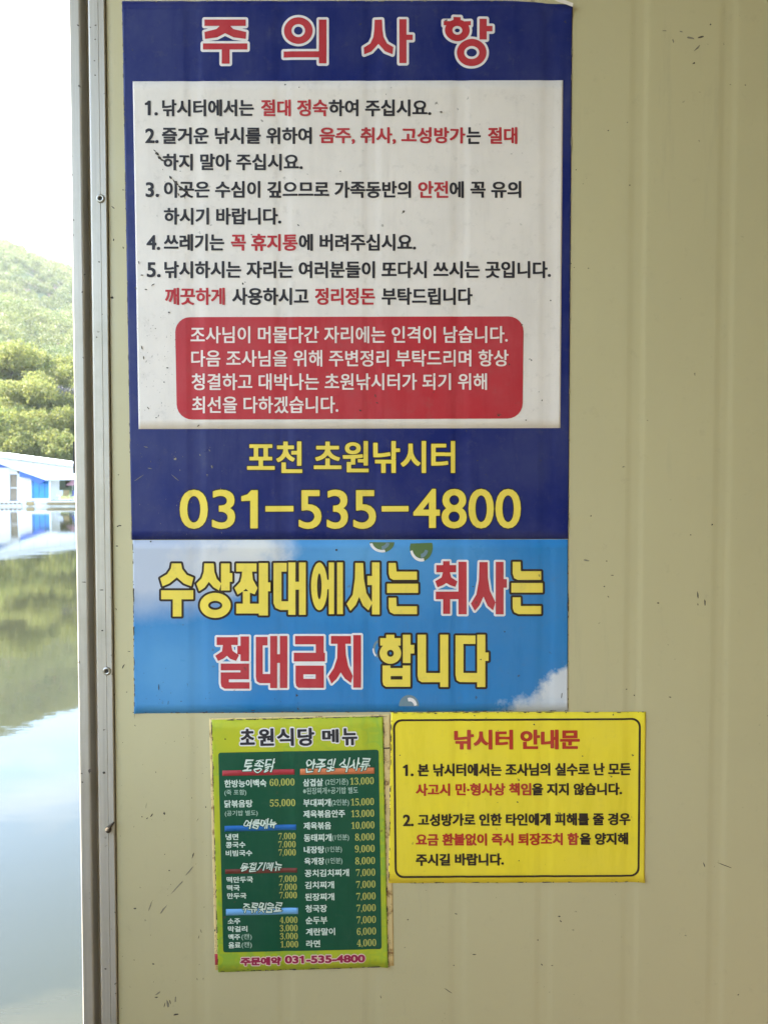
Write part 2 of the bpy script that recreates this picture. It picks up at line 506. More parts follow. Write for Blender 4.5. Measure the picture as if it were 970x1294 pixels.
def glyph(parent, org, k, shapes, m, outline, ow, off, label):
    """a drawn display letter: boxes (x0,y0,x1,y1), rings ('o',cx,cy,rx,ry,hx,hy), polygons, holes ('h',x0,y0,x1,y1)"""
    P = []
    def orient(q, ccw=True):
        q = np.array(q, float); a = ((q[:, 0]*np.roll(q[:, 1], -1))-(q[:, 1]*np.roll(q[:, 0], -1))).sum()
        return q if (a > 0) == ccw else q[::-1]
    for s in shapes:
        if s[0] == 'o':
            th = np.linspace(0, 2*math.pi, 41)[:-1]
            P.append(orient(np.stack([s[1]+s[3]*np.cos(th), s[2]+s[4]*np.sin(th)], 1)))
            P.append(orient(np.stack([s[1]+s[5]*np.cos(th), s[2]+s[6]*np.sin(th)], 1), False))
        elif s[0] == 'h': P.append(orient([(s[1], s[2]), (s[3], s[2]), (s[3], s[4]), (s[1], s[4])], False))
        elif isinstance(s[0], tuple): P.append(orient(s))
        else: P.append(orient([(s[0], s[1]), (s[2], s[1]), (s[2], s[3]), (s[0], s[3])]))
    P = [q/k+np.array(org) for q in P]
    o = link('lettering', field_mesh(P, 0.02, .5, off+.0004, 'lettering'), m, parent, label=label)
    link('letter_outline', field_mesh(P, ow, .5, off+.0002, 'letter_outline'), outline, o)

def rrect(quad, r, n=6):
    """rounded quadrilateral path in pixels"""
    q = [np.array(p, float) for p in quad]; pts = []
    for i in range(4):
        p, a, b = q[i], q[i-1], q[(i+1) % 4]
        da = (a-p)/np.linalg.norm(a-p); db = (b-p)/np.linalg.norm(b-p)
        c = p + (da+db)*r
        for k in range(n+1):
            t = k/n*math.pi/2
            pts.append(c - db*r*math.cos(t) - da*r*math.sin(t))
    return np.array(pts)

# ------------------------------------------------------------------ setting: water, terrain, far forest
def at(px, py, Y):
    sx, sy = (px - 485) / FPX, (647 - py) / FPX
    dy = math.cos(PITCH) + sy * math.sin(PITCH)
    dz = -math.sin(PITCH) + sy * math.cos(PITCH)
    t = (Y + CAM_D) / dy
    return sx * t, CAM_Z + dz * t

def mat_water():
    m, n, l, b = new_mat('lake_water')
    g = n.new('ShaderNodeNewGeometry').outputs['Position']
    c = mixc(n, l, noise(n, l, g, 0.15, 4, 0.6, 0.35, 0.7), (0.022, 0.023, 0.013, 1), (0.016, 0.018, 0.012, 1))
    l.new(c, b.inputs['Base Color'])
    b.inputs['Roughness'].default_value = 0.02
    b.inputs['IOR'].default_value = 1.333
    bp = n.new('ShaderNodeBump'); bp.inputs['Strength'].default_value = 0.35; bp.inputs['Distance'].default_value = 0.006
    h = n.new('ShaderNodeMath'); h.operation = 'MULTIPLY_ADD'; h.inputs[1].default_value = 0.5
    hf = n.new('ShaderNodeMath'); hf.operation = 'MULTIPLY_ADD'; hf.inputs[1].default_value = 0.16
    l.new(noise(n, l, g, 7, 3, 0.6, 0, 1, (0.5, 1.4, 1)), hf.inputs[0]); l.new(h.outputs[0], hf.inputs[2])
    l.new(noise(n, l, g, 1.6, 3, 0.5, 0, 1, (0.7, 1.6, 1)), h.inputs[0])
    l.new(noise(n, l, g, 0.35, 2, 0.5, 0, 1, (0.6, 1.5, 1)), h.inputs[2])
    l.new(hf.outputs[0], bp.inputs['Height']); l.new(bp.outputs['Normal'], b.inputs['Normal'])
    return m
M['water'] = mat_water()
MB().add([(-940,-940,WATER_Z),(940,-940,WATER_Z),(940,940,WATER_Z),(-940,940,WATER_Z)], [(0,1,2,3)]).build('water', M['water'], kind='structure')

rng = np.random.default_rng(7)
_ph = rng.uniform(0, 6.28, 40); _k = rng.normal(0, 1, (40, 2))
def fbm(x, y, s):
    r = 0
    for i in range(8):
        f = (1.7**(i//2))/s
        r = r + np.sin(x*_k[i, 0]*f + y*_k[i, 1]*f + _ph[i])/(1.5**(i//2))
    return r/4
def ground(x, y):
    d = np.hypot(x, y); az = np.degrees(np.arctan2(x, y))
    shore = 86 + 5*np.sin(az*0.11+1) + 3*np.sin(az*0.31)
    elev = 15.7 - 4.6*np.clip((az+27)/22, 0, 1.3)**1.15 + 0.25*np.sin(az*0.9)      # ridge height as an angle
    elev = np.where(az < -30, 15.7-6*np.clip((-30-az)/70, 0, 1), elev)
    elev = np.where(np.abs(az) > 110, 5.0, elev)
    ridge = np.tan(np.radians(elev))*500
    t = np.clip((d-shore-22)/(500-shore-22), 0, 1)
    z = WATER_Z - 1.2 + np.clip((d-shore)/10, -1, 1)*1.9 + np.clip((d-shore)/60, 0, 1)*3
    z = z + (ridge-4)*(t**1.25) + fbm(x, y, 60)*9*np.sin(np.pi*t)**1 + fbm(y, x, 18)*1.2*np.clip(t*3, 0, 1)
    z = z - np.clip((d-500)/900, 0, 1)*ridge*0.6
    return z
AZ = np.radians(np.concatenate([np.arange(-60, 0, 0.5), np.arange(0, 300.1, 3)])); 
DD = np.concatenate([np.linspace(76, 130, 28), np.linspace(136, 520, 60), np.linspace(540, 930, 10)])
gv = []
for d in DD:
    x = d*np.sin(AZ); y = d*np.cos(AZ)
    gv.append(np.stack([x, y, ground(x, y)], 1))
gv = np.concatenate(gv); na = len(AZ)
gf = [(j*na+i, j*na+i+1, (j+1)*na+i+1, (j+1)*na+i) for j in range(len(DD)-1) for i in range(na-1)]
def mat_ground():
    m, n, l, b = new_mat('hillside_ground')
    g = n.new('ShaderNodeNewGeometry').outputs['Position']
    c = mixc(n, l, noise(n, l, g, 0.05, 6, 0.7, 0.35, 0.65), (0.10, 0.13, 0.03, 1), (0.07, 0.10, 0.028, 1))
    c = mixc(n, l, noise(n, l, g, 0.11, 4, 0.6, 0.52, 0.6), c, (0.26, 0.17, 0.11, 1))
    l.new(c, b.inputs['Base Color']); b.inputs['Roughness'].default_value = 0.95
    return m
M['ground'] = mat_ground()
link('hillside', mesh('hillside', gv.tolist(), gf), M['ground'], smooth=True, kind='structure')

def mat_leaf(name, cols, trans=0.35):
    m, n, l, b = new_mat(name)
    at_ = n.new('ShaderNodeAttribute'); at_.attribute_name = 'tint'
    oi = n.new('ShaderNodeObjectInfo')
    ad = n.new('ShaderNodeMath'); ad.operation = 'MULTIPLY_ADD'; ad.inputs[1].default_value = 0.55
    l.new(oi.outputs['Random'], ad.inputs[0]); l.new(at_.outputs['Fac'], ad.inputs[2])
    rp = n.new('ShaderNodeValToRGB'); rp.color_ramp.elements[0].color = (*cols[0], 1); rp.color_ramp.elements[1].color = (*cols[-1], 1)
    for i, c in enumerate(cols[1:-1]):
        e = rp.color_ramp.elements.new((i+1)/(len(cols)-1)); e.color = (*c, 1)
    l.new(ad.outputs[0], rp.inputs['Fac'])
    l.new(rp.outputs['Color'], b.inputs['Base Color'])
    b.inputs['Roughness'].default_value = 0.6
    tr = n.new('ShaderNodeBsdfTranslucent'); l.new(rp.outputs['Color'], tr.inputs['Color'])
    mx = n.new('ShaderNodeMixShader'); mx.inputs[0].default_value = trans
    out = n['Material Output']
    l.new(b.outputs[0], mx.inputs[1]); l.new(tr.outputs[0], mx.inputs[2]); l.new(mx.outputs[0], out.inputs['Surface'])
    return m
M['leaf'] = mat_leaf('leaves', [(0.06, 0.085, 0.020), (0.14, 0.165, 0.035), (0.22, 0.215, 0.05), (0.14, 0.185, 0.05)], 0.5)
M['leaf_dark'] = mat_leaf('purplish_leaves', [(0.045, 0.04, 0.055), (0.07, 0.07, 0.065)], 0.2)
M['forest'] = mat_leaf('forest_leaves', [(0.05, 0.08, 0.024), (0.085, 0.12, 0.028), (0.15, 0.165, 0.042)], 0.35)
M['bark'] = plain('bark', (0.09, 0.07, 0.05), 0.9)

def leaf_mesh(name, cen, size, tint):
    """one small bent leaf-clump face (two triangles) per centre"""
    n = len(cen)
    a = rng.normal(0, 1, (n, 3)); a /= np.linalg.norm(a, axis=1)[:, None]
    b = np.cross(a, rng.normal(0, 1, (n, 3))); b /= np.linalg.norm(b, axis=1)[:, None]
    s = (size*rng.uniform(0.6, 1.3, n))[:, None]
    c = np.cross(a, b)*s*0.25
    v = np.stack([cen-a*s, cen-b*s*0.55+c, cen+a*s, cen+b*s*0.55+c], 1).reshape(-1, 3)
    me = bpy.data.meshes.new(name)
    me.vertices.add(4*n); me.vertices.foreach_set('co', v.ravel().astype(np.float32))
    idx = np.arange(n)*4
    tri = np.stack([idx, idx+1, idx+2, idx, idx+2, idx+3], 1).ravel()
    me.loops.add(6*n); me.loops.foreach_set('vertex_index', tri.astype(np.int32))
    me.polygons.add(2*n); me.polygons.foreach_set('loop_start', (np.arange(2*n)*3).astype(np.int32))
    me.update(calc_edges=True)
    at_ = me.attributes.new('tint', 'FLOAT', 'POINT'); at_.data.foreach_set('value', np.repeat(tint, 4).astype(np.float32))
    return me

# far forest: several thousand crowns over the hill, one mass
def crowns(n, az0, az1, d0, d1, rad, per, size):
    az = np.radians(rng.uniform(az0, az1, n)); d = np.sqrt(rng.uniform(d0*d0, d1*d1, n))
    x, y = d*np.sin(az), d*np.cos(az); z = ground(x, y)
    r = rad*rng.uniform(0.6, 1.3, n)
    t = np.clip(0.35+0.28*fbm(x, y, 35)+rng.normal(0, 0.17, n), 0, 1)
    u = rng.normal(0, 1, (n, per, 3)); u /= np.linalg.norm(u, axis=2)[..., None]
    u *= rng.uniform(0.6, 1.0, (n, per, 1)); u[..., 2] = np.abs(u[..., 2])*1.15
    cen = np.stack([x, y, z+r*0.45+(np.clip(122-d, 0, 8)*0.4)], 1)[:, None]+u*r[:, None, None]
    tt = np.repeat(t[:, None], per, 1)+rng.normal(0, 0.07, (n, per))
    return cen.reshape(-1, 3), tt.ravel(), np.full(n*per, size)
parts = [crowns(5200, -36, -14, 122, 530, 2.7, 120, 0.32), crowns(3200, -75, -36, 122, 530, 3.8, 36, 0.8), crowns(2600, -14, 30, 122, 530, 3.6, 50, 0.7), crowns(170, -75, -31, 95, 122, 4.0, 220, 0.4), crowns(210, -19, 25, 93, 122, 3.6, 200, 0.35)]
fm = leaf_mesh('forest', np.concatenate([p[0] for p in parts]), np.concatenate([p[2] for p in parts]), np.concatenate([p[1] for p in parts]))
link('forest', fm, M['forest'], kind='stuff', label='far deciduous forest covering the hazy green hillside', cat='forest')

# trees along the shore
random.seed(5)
def tree_proto(h, spread, seed):
    rs = random.Random(seed)
    t = MB(); lobes = []
    t.tube((0,0,-0.6), (0.1*rs.uniform(-1,1), 0.1*rs.uniform(-1,1), h*0.45), 0.022*h, 0.014*h, 8)
    top = (rs.uniform(-.3,.3), rs.uniform(-.3,.3), h*0.78)
    t.tube((0,0,h*0.44), top, 0.014*h, 0.005*h, 6)
    for k in range(9):
        a = k*2.4+rs.uniform(-.4,.4); z0 = h*rs.uniform(0.22, 0.62); L = spread*rs.uniform(0.55, 0.95)
        e = (math.cos(a)*L, math.sin(a)*L, z0+h*rs.uniform(0.08, 0.28))
        t.tube((0,0,z0), e, 0.008*h, 0.003*h, 5)
        lobes.append((e, spread*rs.uniform(0.36, 0.56)))
        f = rs.uniform(0.35, 0.6)
        lobes.append(((e[0]*f, e[1]*f, z0+h*rs.uniform(0.12, 0.34)), spread*rs.uniform(0.34, 0.5)))
    for k in range(4): lobes.append(((rs.uniform(-1,1)*spread*.35, rs.uniform(-1,1)*spread*.35, h*rs.uniform(0.74, 0.9)), spread*rs.uniform(0.28, 0.42)))
    cs, ts = [], []
    for (c, r) in lobes:
        n = int(1700*(r/(spread*0.4))**2)
        u = rng.normal(0, 1, (n, 3)); u /= np.linalg.norm(u, axis=1)[:, None]
        u *= (rng.uniform(0.35, 1.0, (n, 1))**0.5)*(1+0.25*np.sin(u[:, :1]*7+seed)*np.cos(u[:, 1:2]*6))
        cs.append(np.array(c)+u*r*np.array([1, 1, 0.8])); ts.append(np.clip(0.35+rng.normal(0, 0.06)+rng.normal(0, 0.2, n), 0, 1))
    return mesh('trunk', t.v, t.f), leaf_mesh('crown', np.concatenate(cs), np.full(sum(len(c) for c in cs), 0.005*h+0.05), np.concatenate(ts))
protos = [tree_proto(13, 4.4, 1), tree_proto(15, 4.2, 2), tree_proto(10, 3.9, 3), tree_proto(7, 3.2, 4), tree_proto(4, 2.4, 6)]
for tr, cr in protos: tr.materials.append(M['bark']); cr.materials.append(M['leaf'])
tr_dark = tree_proto(9, 3.0, 9); tr_dark[0].materials.append(M['bark']); tr_dark[1].materials.append(M['leaf_dark'])
def tree(px, top_py, d, k, label, group='trees along the far shore', p=None):
    az = math.atan2(px-485, FPX)
    x, y = d*math.sin(az), d*math.cos(az)
    z = float(ground(np.array([x]), np.array([y]))[0])
    pr = p or protos[k]
    h0 = {0: 13, 1: 15, 2: 10, 3: 7, 4: 4}[k] if p is None else 9
    want = CAM_Z + (613-top_py)/FPX*math.hypot(d, 0)*math.cos(az) - z
    s = want/(h0*0.97)
    e = empty('broadleaf_tree', (x, y, z), label=label, cat='tree', group=group)
    e.scale = (max(s, .75), max(s, .75), s); e.rotation_euler = (0, 0, random.uniform(0, 6.28))
    for nm, me in (('trunk', pr[0]), ('crown', pr[1])):
        o = bpy.data.objects.new(nm, me); COL.objects.link(o); o.parent = e
    return e
seen = [(2, 426, 114, 1, 'tall yellow-green tree at the left edge of the photo, above the white floating cabin'),
        (30, 444, 117, 0, 'tall pale green tree second from the left edge, rising against the hill'),
        (60, 440, 119, 1, 'tallest bright green tree in the middle of the gap between edge and frame'),
        (88, 458, 112, 0, 'green tree half hidden by the aluminium frame, right of the purplish tree'),
        (17, 480, 104, 2, 'rounded olive tree below the two tall trees on the left'),
        (45, 494, 103, 2, 'rounded light green tree in front of the tallest tree'),
        (3, 512, 99, 3, 'lower bushy tree on the bank at the left edge'),
        (29, 521, 98, 3, 'lower bushy tree on the bank above the peak of the white roof'),
        (55, 530, 98, 3, 'low yellowish tree on the bank above the blue gable'),
        (81, 518, 99, 3, 'low bright tree on the bank beside the aluminium frame'),
        (14, 548, 95, 4, 'waterside bush just above the white roof at the left'),
        (38, 551, 95, 4, 'waterside bush just above the middle of the white roof'),
        (62, 558, 95, 4, 'small waterside bush above the right end of the white roof')]
for s in seen: tree(*s)
tree(76, 486, 107, 0, 'dark purplish tree among the bright green ones near the aluminium frame', p=tr_dark)
# ------------------------------------------------------------------ floating cabins on the lake
M['cabin_white'] = plain('white_painted_panel', (0.72, 0.72, 0.72), 0.5, 0, 0.1, 0.8)
M['roof_white'] = plain('white_roof_sheet', (0.80, 0.82, 0.84), 0.45, 0, 0.08, 0.6)
M['blue'] = plain('royal_blue_panel', (0.030, 0.12, 0.55), 0.5, 0, 0.15, 1)
M['cyan'] = plain('cyan_tarpaulin', (0.02, 0.27, 0.66), 0.45, 0, 0.25, 1.5)
M['brown'] = plain('brown_window_screen', (0.26, 0.20, 0.13), 0.7, 0, 0.3, 2)
M['ochre'] = plain('ochre_boards', (0.36, 0.26, 0.11), 0.8, 0, 0.3, 2)
M['float'] = plain('grey_float', (0.78, 0.75, 0.68), 0.8, 0, 0.3, 1.5)
M['pinkish'] = plain('pink_plastic', (0.70, 0.36, 0.42), 0.5)
M['denim'] = plain('dark_blue_plastic', (0.05, 0.06, 0.22), 0.5)
YC = 68.6
def PX(px, py): return at(px, py, YC)
fc = empty('floating_cabin', (PX(20, 639)[0], YC, WATER_Z), label='white floating cabin across the water, low white gable roof and cyan side panel', cat='cabin')
b = MB(); x0 = PX(-150, 600)[0]; x1 = PX(112, 600)[0]; z0 = PX(0, 633)[1]
b.box(x0, x1, YC-1.2, YC+8, z0-0.18, z0); b.build('deck', M['cabin_white'], fc)
for k in range(7):
    b = MB(); xa = x0+0.3+k*(x1-x0-0.6)/7
    b.box(xa, xa+(x1-x0)/7-0.12, YC-1.15, YC+7.6, WATER_Z-0.25, z0-0.185); b.build('float', M['float'], fc)
def fr(name, pts, y0, y1, m): 
    o = MB().yprism([PX(*p) for p in pts], y0, y1).build(name, m, fc); return o
fr('wall', [(-140, 632.5), (12.5, 632.5), (12.5, 591), (-140, 591)], YC, YC+6, M['cabin_white'])
fr('wall', [(22, 632.5), (40, 632.5), (40, 603), (28, 600), (22, 598)], YC, YC+6, M['cabin_white'])
fr('wall', [(12.6, 599.5), (21.9, 599.5), (21.9, 593), (12.6, 591)], YC+0.02, YC+6, M['cabin_white'])
fr('window', [(12.6, 632), (21.9, 632), (21.9, 600), (12.6, 600)], YC+0.15, YC+0.25, M['brown'])
fr('blue_gable', [(-90, 590.6), (16, 590.6), (-40, 577)], YC-0.1, YC+0.0, M['blue'])
fr('cyan_panel', [(40.3, 629.5), (61, 629.5), (61, 606), (40.3, 602)], YC+0.1, YC+0.2, M['cyan'])
fr('blue_awning', [(28, 595.5), (60.5, 607), (53, 612), (40, 604.5), (28, 602.5)], YC-0.45, YC-0.3, M['blue'])
fr('rail_board', [(40.3, 632.3), (66, 632.3), (66, 630), (40.3, 630)], YC-0.2, YC-0.05, M['cabin_white'])
fr('ochre_door', [(42, 638), (51, 638), (51, 633.5), (42, 633.5)], YC-1.3, YC-1.22, M['ochre'])
rf = MB().yprism([PX(*p) for p in [(-150, 590), (-42, 568), (112, 588), (112, 592), (-42, 572), (-150, 594)]], YC-1.0, YC+8).build('roof', M['roof_white'], fc)
fr('fascia', [(-42, 573), (110, 592.5), (110, 606), (62, 607), (28, 595), (0, 585), (-42, 577)], YC-0.6, YC-0.5, M['roof_white'])
for k in range(9):
    fr('roof_seam', [(-40+k*17, 575+k*2.2), (-39.5+k*17, 575+k*2.2), (-39.5+k*17, 583+k*2.2), (-40+k*17, 583+k*2.2)], YC-.64, YC-.6, M['float'])
for xa in (42, 49, 56): fr('tarp_seam', [(xa, 629), (xa+.5, 629), (xa+.5, 607), (xa, 607)], YC+.07, YC+.1, M['blue'])
fr('window_bar', [(12.8, 617), (21.7, 617), (21.7, 616), (12.8, 616)], YC+.1, YC+.15, M['cabin_white'])
for k in range(8):
    fr('tyre_fender', [(-6+k*5.4, 636.6), (-3.6+k*5.4, 636.6), (-3.6+k*5.4, 634.6), (-6+k*5.4, 634.6)], YC-1.3, YC-1.22, M['brown'])
for px in (65, 97):
    fr('post', [(px-1, 632.5), (px+1, 632.5), (px+1, 606), (px-1, 606)], YC-0.3, YC-0.15, M['cabin_white'])
for k in range(4):
    fr('rail', [(67, 634.5+k*0.9), (112, 634.5+k*0.9), (112, 634.0+k*0.9), (67, 634.0+k*0.9)], YC-1.32, YC-1.24, M['ochre'])
for i, (px, mt, lb) in enumerate(((71, M['cabin_white'], 'white plastic chair nearest the post on the far floating deck'), (79, M['ochre'], 'brown plastic chair in the middle of the far floating deck'), (90, M['denim'], 'dark blue plastic chair beside the aluminium frame on the far floating deck'))):
    cx, cz = PX(px, 632.8); ch = empty('plastic_chair', (cx, YC+0.6, cz), label=lb, cat='chair', group='chairs on the far deck')
    MB().box(cx-.25, cx+.25, YC+.35, YC+.85, cz+.42, cz+.47).build('seat', mt, ch)
    MB().xprism([(YC+.8, cz+.47), (YC+.85, cz+.47), (YC+1.0, cz+.95), (YC+.95, cz+.95)], cx-.25, cx+.25).build('backrest', mt, ch)
    for sx in (-.22, .18):
        for sy in (.37, .78): MB().box(cx+sx, cx+sx+.04, YC+sy, YC+sy+.04, cz, cz+.42).build('leg', mt, ch)
def ball(c, r, sz=1.0, n=12):
    b = MB(); v = []; f = []
    for j in range(n//2+1):
        ph = math.pi*j/(n//2)
        for i in range(n): v.append((c[0]+r*math.sin(ph)*math.cos(2*math.pi*i/n), c[1]+r*math.sin(ph)*math.sin(2*math.pi*i/n), c[2]+sz*r*math.cos(ph)))
    for j in range(n//2):
        for i in range(n): f.append((j*n+i, (j+1)*n+i, (j+1)*n+(i+1) % n, j*n+(i+1) % n))
    return b.add(v, f)
px_, pz_ = PX(85, 612)
par = empty('pink_parasol', (px_, YC+1.2, PX(85, 632.8)[1]), label='small pink and white parasol standing under the far pavilion roof', cat='parasol')
b = MB(); n = 10
v = [(px_, YC+1.2, pz_+.45)]+[(px_+.62*math.cos(i*2*math.pi/n), YC+1.2+.62*math.sin(i*2*math.pi/n), pz_-.1) for i in range(n)]+[(px_, YC+1.2, pz_+.40)]
b.add(v, [(0, 1+i, 1+(i+1) % n) for i in range(n)]+[(n+1, 1+(i+1) % n, 1+i) for i in range(n)]).build('canopy', M['pinkish'], par)
MB().tube((px_, YC+1.2, PX(85, 632.8)[1]), (px_, YC+1.2, pz_+.4), .025, .02).build('pole', M['cabin_white'], par)

# ------------------------------------------------------------------ the cabin whose wall carries the notices
XT = (W(88.5, 20)[0] + W(105, 1270)[0]) / 2          # outer edge of the trim
XW = (W(135, 20)[0] + W(149.5, 1270)[0]) / 2         # where the painted panel begins
ZT, XR = 3.1, 2.3
cabin = empty('cabin', (XT, 0, 0), label='cream ribbed metal wall of a floating cabin with an aluminium corner trim', cat='cabin')
xs = np.arange(XW, XR, 0.0025)
outline = [(float(x), float(y)) for x, y in zip(xs, prof(xs))]
MB().prism(outline + [(XR, 0.05), (XW, 0.05)], 0.02, ZT).build('wall_panel', M['wall'], cabin, )
sc_ = (XW - XT - 0.0012)/0.048
cs = [(0, .045), (0, -.001), (.0006, -.003), (.002, -.004), (.0135, -.004), (.0150, -.0035), (.0160, -.0020), (.0166, .004), (.0172, .013), (.0248, .0135), (.0252, .004), (.0256, -.0015),
      (.0268, -.0035), (.0282, -.004), (.0395, -.004), (.0398, -.0034), (.0403, -.0034), (.0406, -.004), (.0472, -.004), (.048, -.0032), (.048, .045)]
MB().prism([(XT+x*sc_, y) for x, y in cs], 0.02, ZT).build('corner_trim', M['alu'], cabin)
MB().box(XW-.0015, XW+.02, .010, .044, .02, ZT).build('joint_sealant', M['rubber'], cabin)
trim = [o for o in cabin.children if o.name.startswith('corner_trim')][0]
for (px, py) in ((128.7, 252.4), (136.7, 847), (145, 1330)):
    X, Z = W(px, py)
    b = MB(); n = 20; rings = [(0.0058, .0041), (0.0056, .0050), (.0046, .0058), (.0032, .0060), (.0026, .0052)]
    v = []; f = []
    for r, h in rings: v += [(X+r*math.cos(2*math.pi*i/n), -h, Z+r*math.sin(2*math.pi*i/n)) for i in range(n)]
    for j in range(len(rings)-1): f += [(j*n+i, j*n+(i+1) % n, (j+1)*n+(i+1) % n, (j+1)*n+i) for i in range(n)]
    rv = b.add(v, f).build('rivet', M['steel'], trim, smooth=True)
    b = MB(); r = .0026; v = [(X+r*math.cos(2*math.pi*i/n), -.0049, Z+r*math.sin(2*math.pi*i/n)) for i in range(n)]
    v += [(X+.0012*math.cos(2*math.pi*i/n), -.0046, Z+.0012*math.sin(2*math.pi*i/n)) for i in range(n)]
    b.add(v, [(i, (i+1) % n, n+(i+1) % n, n+i) for i in range(n)]+[tuple(range(n, 2*n))]).build('rivet_core', M['hole'], trim)
MB().box(XT-.72, XT-.67, -2.35, -.04, .012, 1.32).build('added_shade_panel', M['wall'], cabin)  # unseen low panel, added to keep low light off the lower wall
# the rest of the building: side, back, veranda ceiling, posts, deck
MB().box(XT+.002, XT+.05, .046, 3.0, .02, ZT).build('side_wall', M['wall'], cabin)
MB().box(XT+.05, XR, 2.95, 3.0, .02, ZT).build('back_wall', M['wall'], cabin)
MB().box(XR, XR+.05, -2.4, 3.0, .02, ZT).build('side_wall', M['wall'], cabin)
MB().box(XT+.01, XR+.4, 0.0, 3.3, ZT+.005, ZT+.08).build('roof_deck', M['ceiling'], cabin)
MB().box(XT-.95, XR+.4, -2.6, -.001, ZT+.005, ZT+.08).build('veranda_ceiling', M['ceiling'], cabin)
MB().box(-.75, XR+.05, -1.85, -1.80, .02, ZT).build('opposite_wall', M['timber'], cabin)
for x in (XT-.9,): MB().box(x, x+.06, -2.4, -2.34, 0, ZT).build('post', M['alu'], cabin)
for k in range(18):
    MB().box(XT-.7, XR+.3, -2.6+k*.145, -2.6+k*.145+.138, -.03, 0.012).build('deck_board', M['deck'], cabin)
MB().box(XT+.01, XR+.3, 0.012, 3.1, -.03, 0.012).build('floor_plate', M['deck'], cabin)
MB().box(XT+.05, XR+.2, -2.5, 3.0, WATER_Z-.2, -.035).build('float', M['float'], cabin)

def blob(pts_px, off, name, m, parent, h=0.0, **k):
    """small irregular smear on the wall, as a low mound"""
    me = field_mesh([np.array(pts_px, float)], 0.0, 0.4, off, name)
    if me is None: return
    return link(name, me, m, parent, **k)
def smear(rs, x, y, a, b_, ang):
    n = 9; out = []
    for i in range(n):
        t = 2*math.pi*i/n; r = rs.uniform(0.55, 1.15)
        u, v = a*r*math.cos(t), b_*r*math.sin(t)
        out.append((x+u*math.cos(ang)-v*math.sin(ang), y+u*math.sin(ang)+v*math.cos(ang)))
    return np.array(out)
def dirt(parent, spots, off, m, name='dirt_specks'):
    rs = random.Random(len(spots)); paths = []
    V = []; F = []
    for (x, y, a, b_, ang) in spots:
        p = smear(rs, x, y, a, b_, ang); X, Z = Wn(p); Y = prof(X)-off-0.00015
        n = len(V); V += [(float(X[i]), float(Y[i]), float(Z[i])) for i in range(len(p))]
        xc, zc = W(x, y); V.append((xc, float(prof(xc))-off-0.0005, zc)); c = len(V)-1
        F += [(n+(i+1) % len(p), n+i, c) for i in range(len(p))]
    return link(name, mesh(name, V, F), m, parent, kind='stuff')
def edge_shade_dirt(n, xa, ya, xb, yb_, seed):  # dark flecks along a sheet's edge: grime that doubles as painted contact shadow
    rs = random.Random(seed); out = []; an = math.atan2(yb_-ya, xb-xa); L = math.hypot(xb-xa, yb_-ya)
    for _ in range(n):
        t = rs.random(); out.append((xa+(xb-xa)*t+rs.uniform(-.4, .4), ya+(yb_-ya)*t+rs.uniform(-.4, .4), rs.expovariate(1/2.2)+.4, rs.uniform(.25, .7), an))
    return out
def scatter(n, x0, x1, y0, y1, s0, s1, seed, el=2.2):
    rs = random.Random(seed)
    return [(rs.uniform(x0, x1), rs.uniform(y0, y1), (s0+rs.expovariate(1/(s1*.35)))*rs.choice((1, 1, 1, el)), (s0*.8+rs.expovariate(1/(s1*.22)))*.7, rs.uniform(-1.9, -.9)) for _ in range(n)]
wall_spots = [(881, 752, 5.5, .9, 1.5), (890, 762, 5, 1.0, 1.55), (881, 764, 2, .6, 1.5), (763, 741, 1.4, 1.0, 0), (768, 754, 2, .6, .8), (773, 727, 2.6, .6, 0), (766, 709, 1, .8, 0),
    (831, 762, 1.6, 1.3, 0), (791, 871, 1.2, 1.0, 0), (801, 879, 1.4, 1.0, .5), (846, 881, 2, .8, .3), (897, 31, 1.4, 1.2, 0), (885, 47, 5, 1.2, -.3), (876, 80, 2.2, 1.2, -.4), (768, 165, 1.2, 1, 0), (795, 234, 1, .9, 0),
    (899, 663, 1.3, 1.1, .5), (872, 676, 1.2, .8, 0), (746, 652, 1.2, .8, 0), (743, 339, 1, .9, 0), (721, 333, 1.2, .8, 1), (725, 338, .9, .7, 1),
    (192, 1030, 3, 1.1, -.9), (186, 1034, 1.8, .8, -.9), (208, 1028, 2.2, 1.4, 1.2), (244, 1081, 5, .9, -1.2), (171, 1148, 2, 1, 0), (198, 1260, 2.6, .9, 0), (222, 1282, 4, 1.1, -.1), (215, 1266, 3, .8, 1.3), (208, 1270, 3.5, .7, 1.8),
    (194, 1218, 1.8, 1, .2), (260, 1020, 1, 1, 0), (214, 1100, 1.1, 1, 0), (576, 1155, 1.8, .8, .3), (706, 1158, 1.8, .9, 0), (708, 1164, 2, .8, .9), (573, 1220, 1.0, .8, 0), (515, 1162, 1.2, .9, 0), (599, 1206, 3, .7, .1), (684, 1219, 2.2, .8, .6), (697, 1220, 1.5, .6, 0),
    (566, 1252, 7, .55, .6), (916, 1094, 12, .5, .35), (889, 1093, 4, .9, 1.2), (932, 1257, 1.4, 1, 0), (679, 1188, 1, .9, 0), (481, 1260, 2.4, .6, 1.3),
    (143, 262, 3.4, .7, .7), (144, 303, .9, 2, 0), (156, 313, 2, .8, 1.3), (142, 376, 2.4, 1.8, .3), (156, 240, 1.2, .8, 0), (148, 690, 1.8, .8, .2), (152, 664, 2.2, .9, 0), (147, 770, 2.2, .6, 1.2), (156, 842, 4, .8, -1.1), (163, 823, 2, .5, .1), (149, 665, 1.6, 1, 0), (150, 600, 1.2, .7, 0)]
dirt(cabin, wall_spots + scatter(46, 150, 265, 920, 1290, .35, .9, 3) + scatter(18, 730, 965, 10, 1280, .2, .45, 4) + scatter(20, 500, 800, 1125, 1290, .25, .6, 5), 0.00005, M['dirt'], 'dirt_specks')
